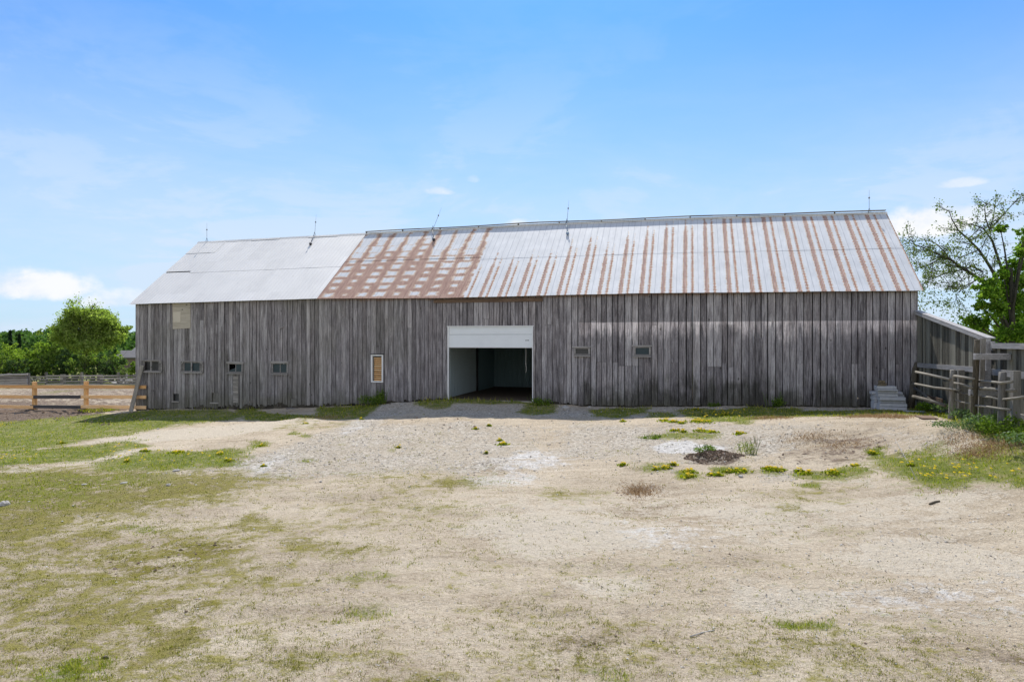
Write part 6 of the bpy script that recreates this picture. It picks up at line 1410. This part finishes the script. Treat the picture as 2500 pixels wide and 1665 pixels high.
# right: sparse old tree, then dense maples behind the fence
Y = 40.0; pxm = Y/F; bx_ = (2463-1250)/F*Y; bz = gz(bx_, Y); rr = random.Random(9)
st = empty('spring_tree', (bx_, Y, bz), 0, label='wide tree with long bare arching limbs and thin new leaves, right of the barn', cat='tree'); mb = MB(); tips = []
def zp(zx, zy, dy=0): q = at(2160+zx*.2551, 460+zy*.2551, Y); return Vector((q.x-bx_, dy, q.z-bz))
LM = [([(1190, 1800), (1190, 1450), (1190, 1100), (1170, 900), (1150, 750)], .27, .15), ([(1190, 1150), (1060, 950), (880, 850), (740, 770), (620, 680), (540, 650), (430, 600), (330, 560), (270, 540), (210, 465)], .15, .02), ([(640, 690), (560, 660), (460, 710), (380, 750), (290, 765)], .07, .02), ([(460, 710), (390, 770), (320, 815)], .04, .02), ([(625, 690), (590, 600), (530, 520), (480, 470)], .07, .02),
      ([(880, 850), (790, 745), (720, 730), (650, 690)], .07, .04), ([(1190, 1100), (1080, 880), (1000, 740), (900, 590), (800, 490), (700, 400), (640, 300), (615, 215)], .15, .02), ([(900, 590), (780, 640), (690, 680)], .05, .02), ([(1170, 900), (1100, 700), (1040, 500), (960, 380), (860, 340), (760, 330)], .13, .02), ([(1010, 420), (900, 300), (830, 220), (800, 160)], .06, .01),
      ([(1020, 380), (1100, 290), (1180, 200), (1260, 110), (1400, 10)], .06, .01), ([(1000, 400), (1040, 260), (1050, 150)], .05, .01), ([(940, 800), (850, 745), (750, 780), (640, 800), (560, 840), (460, 880), (400, 940)], .08, .02), ([(560, 840), (520, 900), (480, 980)], .03, .01), ([(900, 860), (840, 900), (760, 940), (700, 1010), (680, 1100)], .06, .015), ([(760, 940), (730, 890), (790, 830)], .03, .02),
      ([(430, 600), (360, 580), (300, 600), (235, 660)], .04, .01), ([(1160, 1350), (1090, 1180), (1060, 1000)], .12, .05), ([(1200, 1080), (1290, 980), (1400, 880)], .13, .05), ([(700, 400), (760, 500), (700, 560), (640, 560)], .04, .01), ([(800, 490), (830, 400), (900, 350)], .04, .01), ([(460, 880), (390, 890), (350, 960)], .03, .01), ([(450, 905), (600, 930), (830, 945)], .02, .01)]
leafpts = []
for k_, (pts_, r0, r1) in enumerate(LM):
    dy1 = rr.uniform(-2.5, 2.5) if k_ else 0; m_ = len(pts_); path = [zp(x_, y_, dy1*i/m_) for i, (x_, y_) in enumerate(pts_)]
    mb.tube(path, [(r0+(r1-r0)*i/(m_-1))*.72 for i in range(m_)], 7, cap=False)
    if k_ == 0: continue
    for j in range(1, m_):
        for q in range(3 if j > 1 else 1):
            t = rr.random(); p = path[j-1].lerp(path[j], t); d = (path[j]-path[j-1]).normalized()
            limb(mb, tips, p, (d*.6+Vector((rr.uniform(-1, 1), rr.uniform(-1, 1), rr.uniform(-.7, .8)))).normalized(), rr.uniform(.5, 1.05), .02, 1, rr, seg=3, up=-.1)
mb.build('trunk', M_BARK, st, smooth=True)
for p in tips:
    for j in range(rr.choice([1, 2, 3, 4, 5])): leafpts.append(p+Vector((rr.gauss(0, .13), rr.gauss(0, .13), rr.gauss(-.05, .13))))
for (x_, y_, rx_, rz_, n) in ((380, 1000, 90, 100, 240), (620, 1130, 80, 90, 260), (430, 1110, 60, 60, 120), (780, 1230, 60, 40, 120), (700, 540, 120, 120, 180), (980, 420, 70, 70, 140)):
    for j in range(n): q = zp(x_+rr.gauss(0, rx_*.6), y_+rr.gauss(0, rz_*.6), rr.uniform(-1, 1)); leafpts.append(q)
leafmesh('crown', np.array(leafpts), .105, M_LEAF_THIN, st)
def dense(name, bpx, Yd, blobs, mat, size, label, dens, trunk=True):
    bx2 = (bpx-1250)/F*Yd; bz2 = gz(bx2, Yd); rt = empty(name, (bx2, Yd, bz2), 0, label=label, cat='tree'); bl = []; sc = Yd/F*.2551
    def z2(zx, zy): q = at(2160+zx*.2551, 460+zy*.2551, Yd); return q.x-bx2, q.z-bz2
    mb = MB(); tips = []; topz = max(z2(b[0], b[1])[1] for b in blobs)
    mb.tube([(0, 0, -.2), (.05, 0, topz*.35), (-.05, 0, topz*.75)], [.2, .16, .08], 8, cap=False)
    for (zx, zy, r_) in blobs:
        x_, z_ = z2(zx, zy); dy = rr.uniform(-1.6, 1.6); bl.append((x_, dy, z_, r_*sc, r_*sc*.9, r_*sc*.8)); mb.tube([(0, 0, max(.5, z_*.55)), (x_*.6, dy*.6, z_*.85), (x_, dy, z_)], [.07, .045, .02], 5, cap=False)
    mb.build('trunk', M_BARK, rt, smooth=True); P = blobpts(bl, dens*9, .3, .5); P = P[P[:, 2] > .2]; leafmesh('crown', P, size, mat, rt, flat=.0)
dense('maple_tree', 2470, 37.5, [(950, 920, 100), (900, 1010, 80), (1020, 1020, 110), (900, 1130, 70), (990, 1160, 100), (1060, 1280, 110), (960, 1250, 60), (1130, 1390, 110), (1000, 1390, 80), (1250, 1230, 110), (1300, 1060, 120), (1230, 940, 90), (1150, 820, 70), (1180, 640, 70), (1170, 480, 80), (1200, 360, 60), (1260, 560, 80), (1300, 740, 110), (1320, 1380, 130), (1420, 900, 130), (1430, 1200, 150)],
      M_LEAF_MAPLE, .15, 'dense bright green maple behind the fence at the right edge', 26)
dense('maple_tree', 2530, 44, [(1420, 260, 80), (1340, 300, 50), (1480, 420, 110), (1400, 560, 80), (1500, 700, 120), (1560, 900, 160), (1500, 1150, 170)], M_LEAF_MAPLE, .16, 'second green maple cut off by the right edge of the view', 18)
dense('spring_shrub', 2395, 60, [(860, 1330, 40), (930, 1330, 60), (990, 1400, 70), (800, 1340, 30), (1060, 1400, 70), (1150, 1400, 90), (1280, 1350, 110), (1380, 1300, 120), (1240, 1500, 120)], M_LEAF_LIME, .18, 'lower lime green tree showing behind the maple trunk', 14)
mb = MB(); a = at(2254, 690, 38); b_ = at(2380, 701, 38); c = at(2560, 712, 36)
mb.tube([a, a.lerp(b_, .5)+Vector((0, 0, -.06)), b_, c], .012, 5)
print('grass', n_grass)
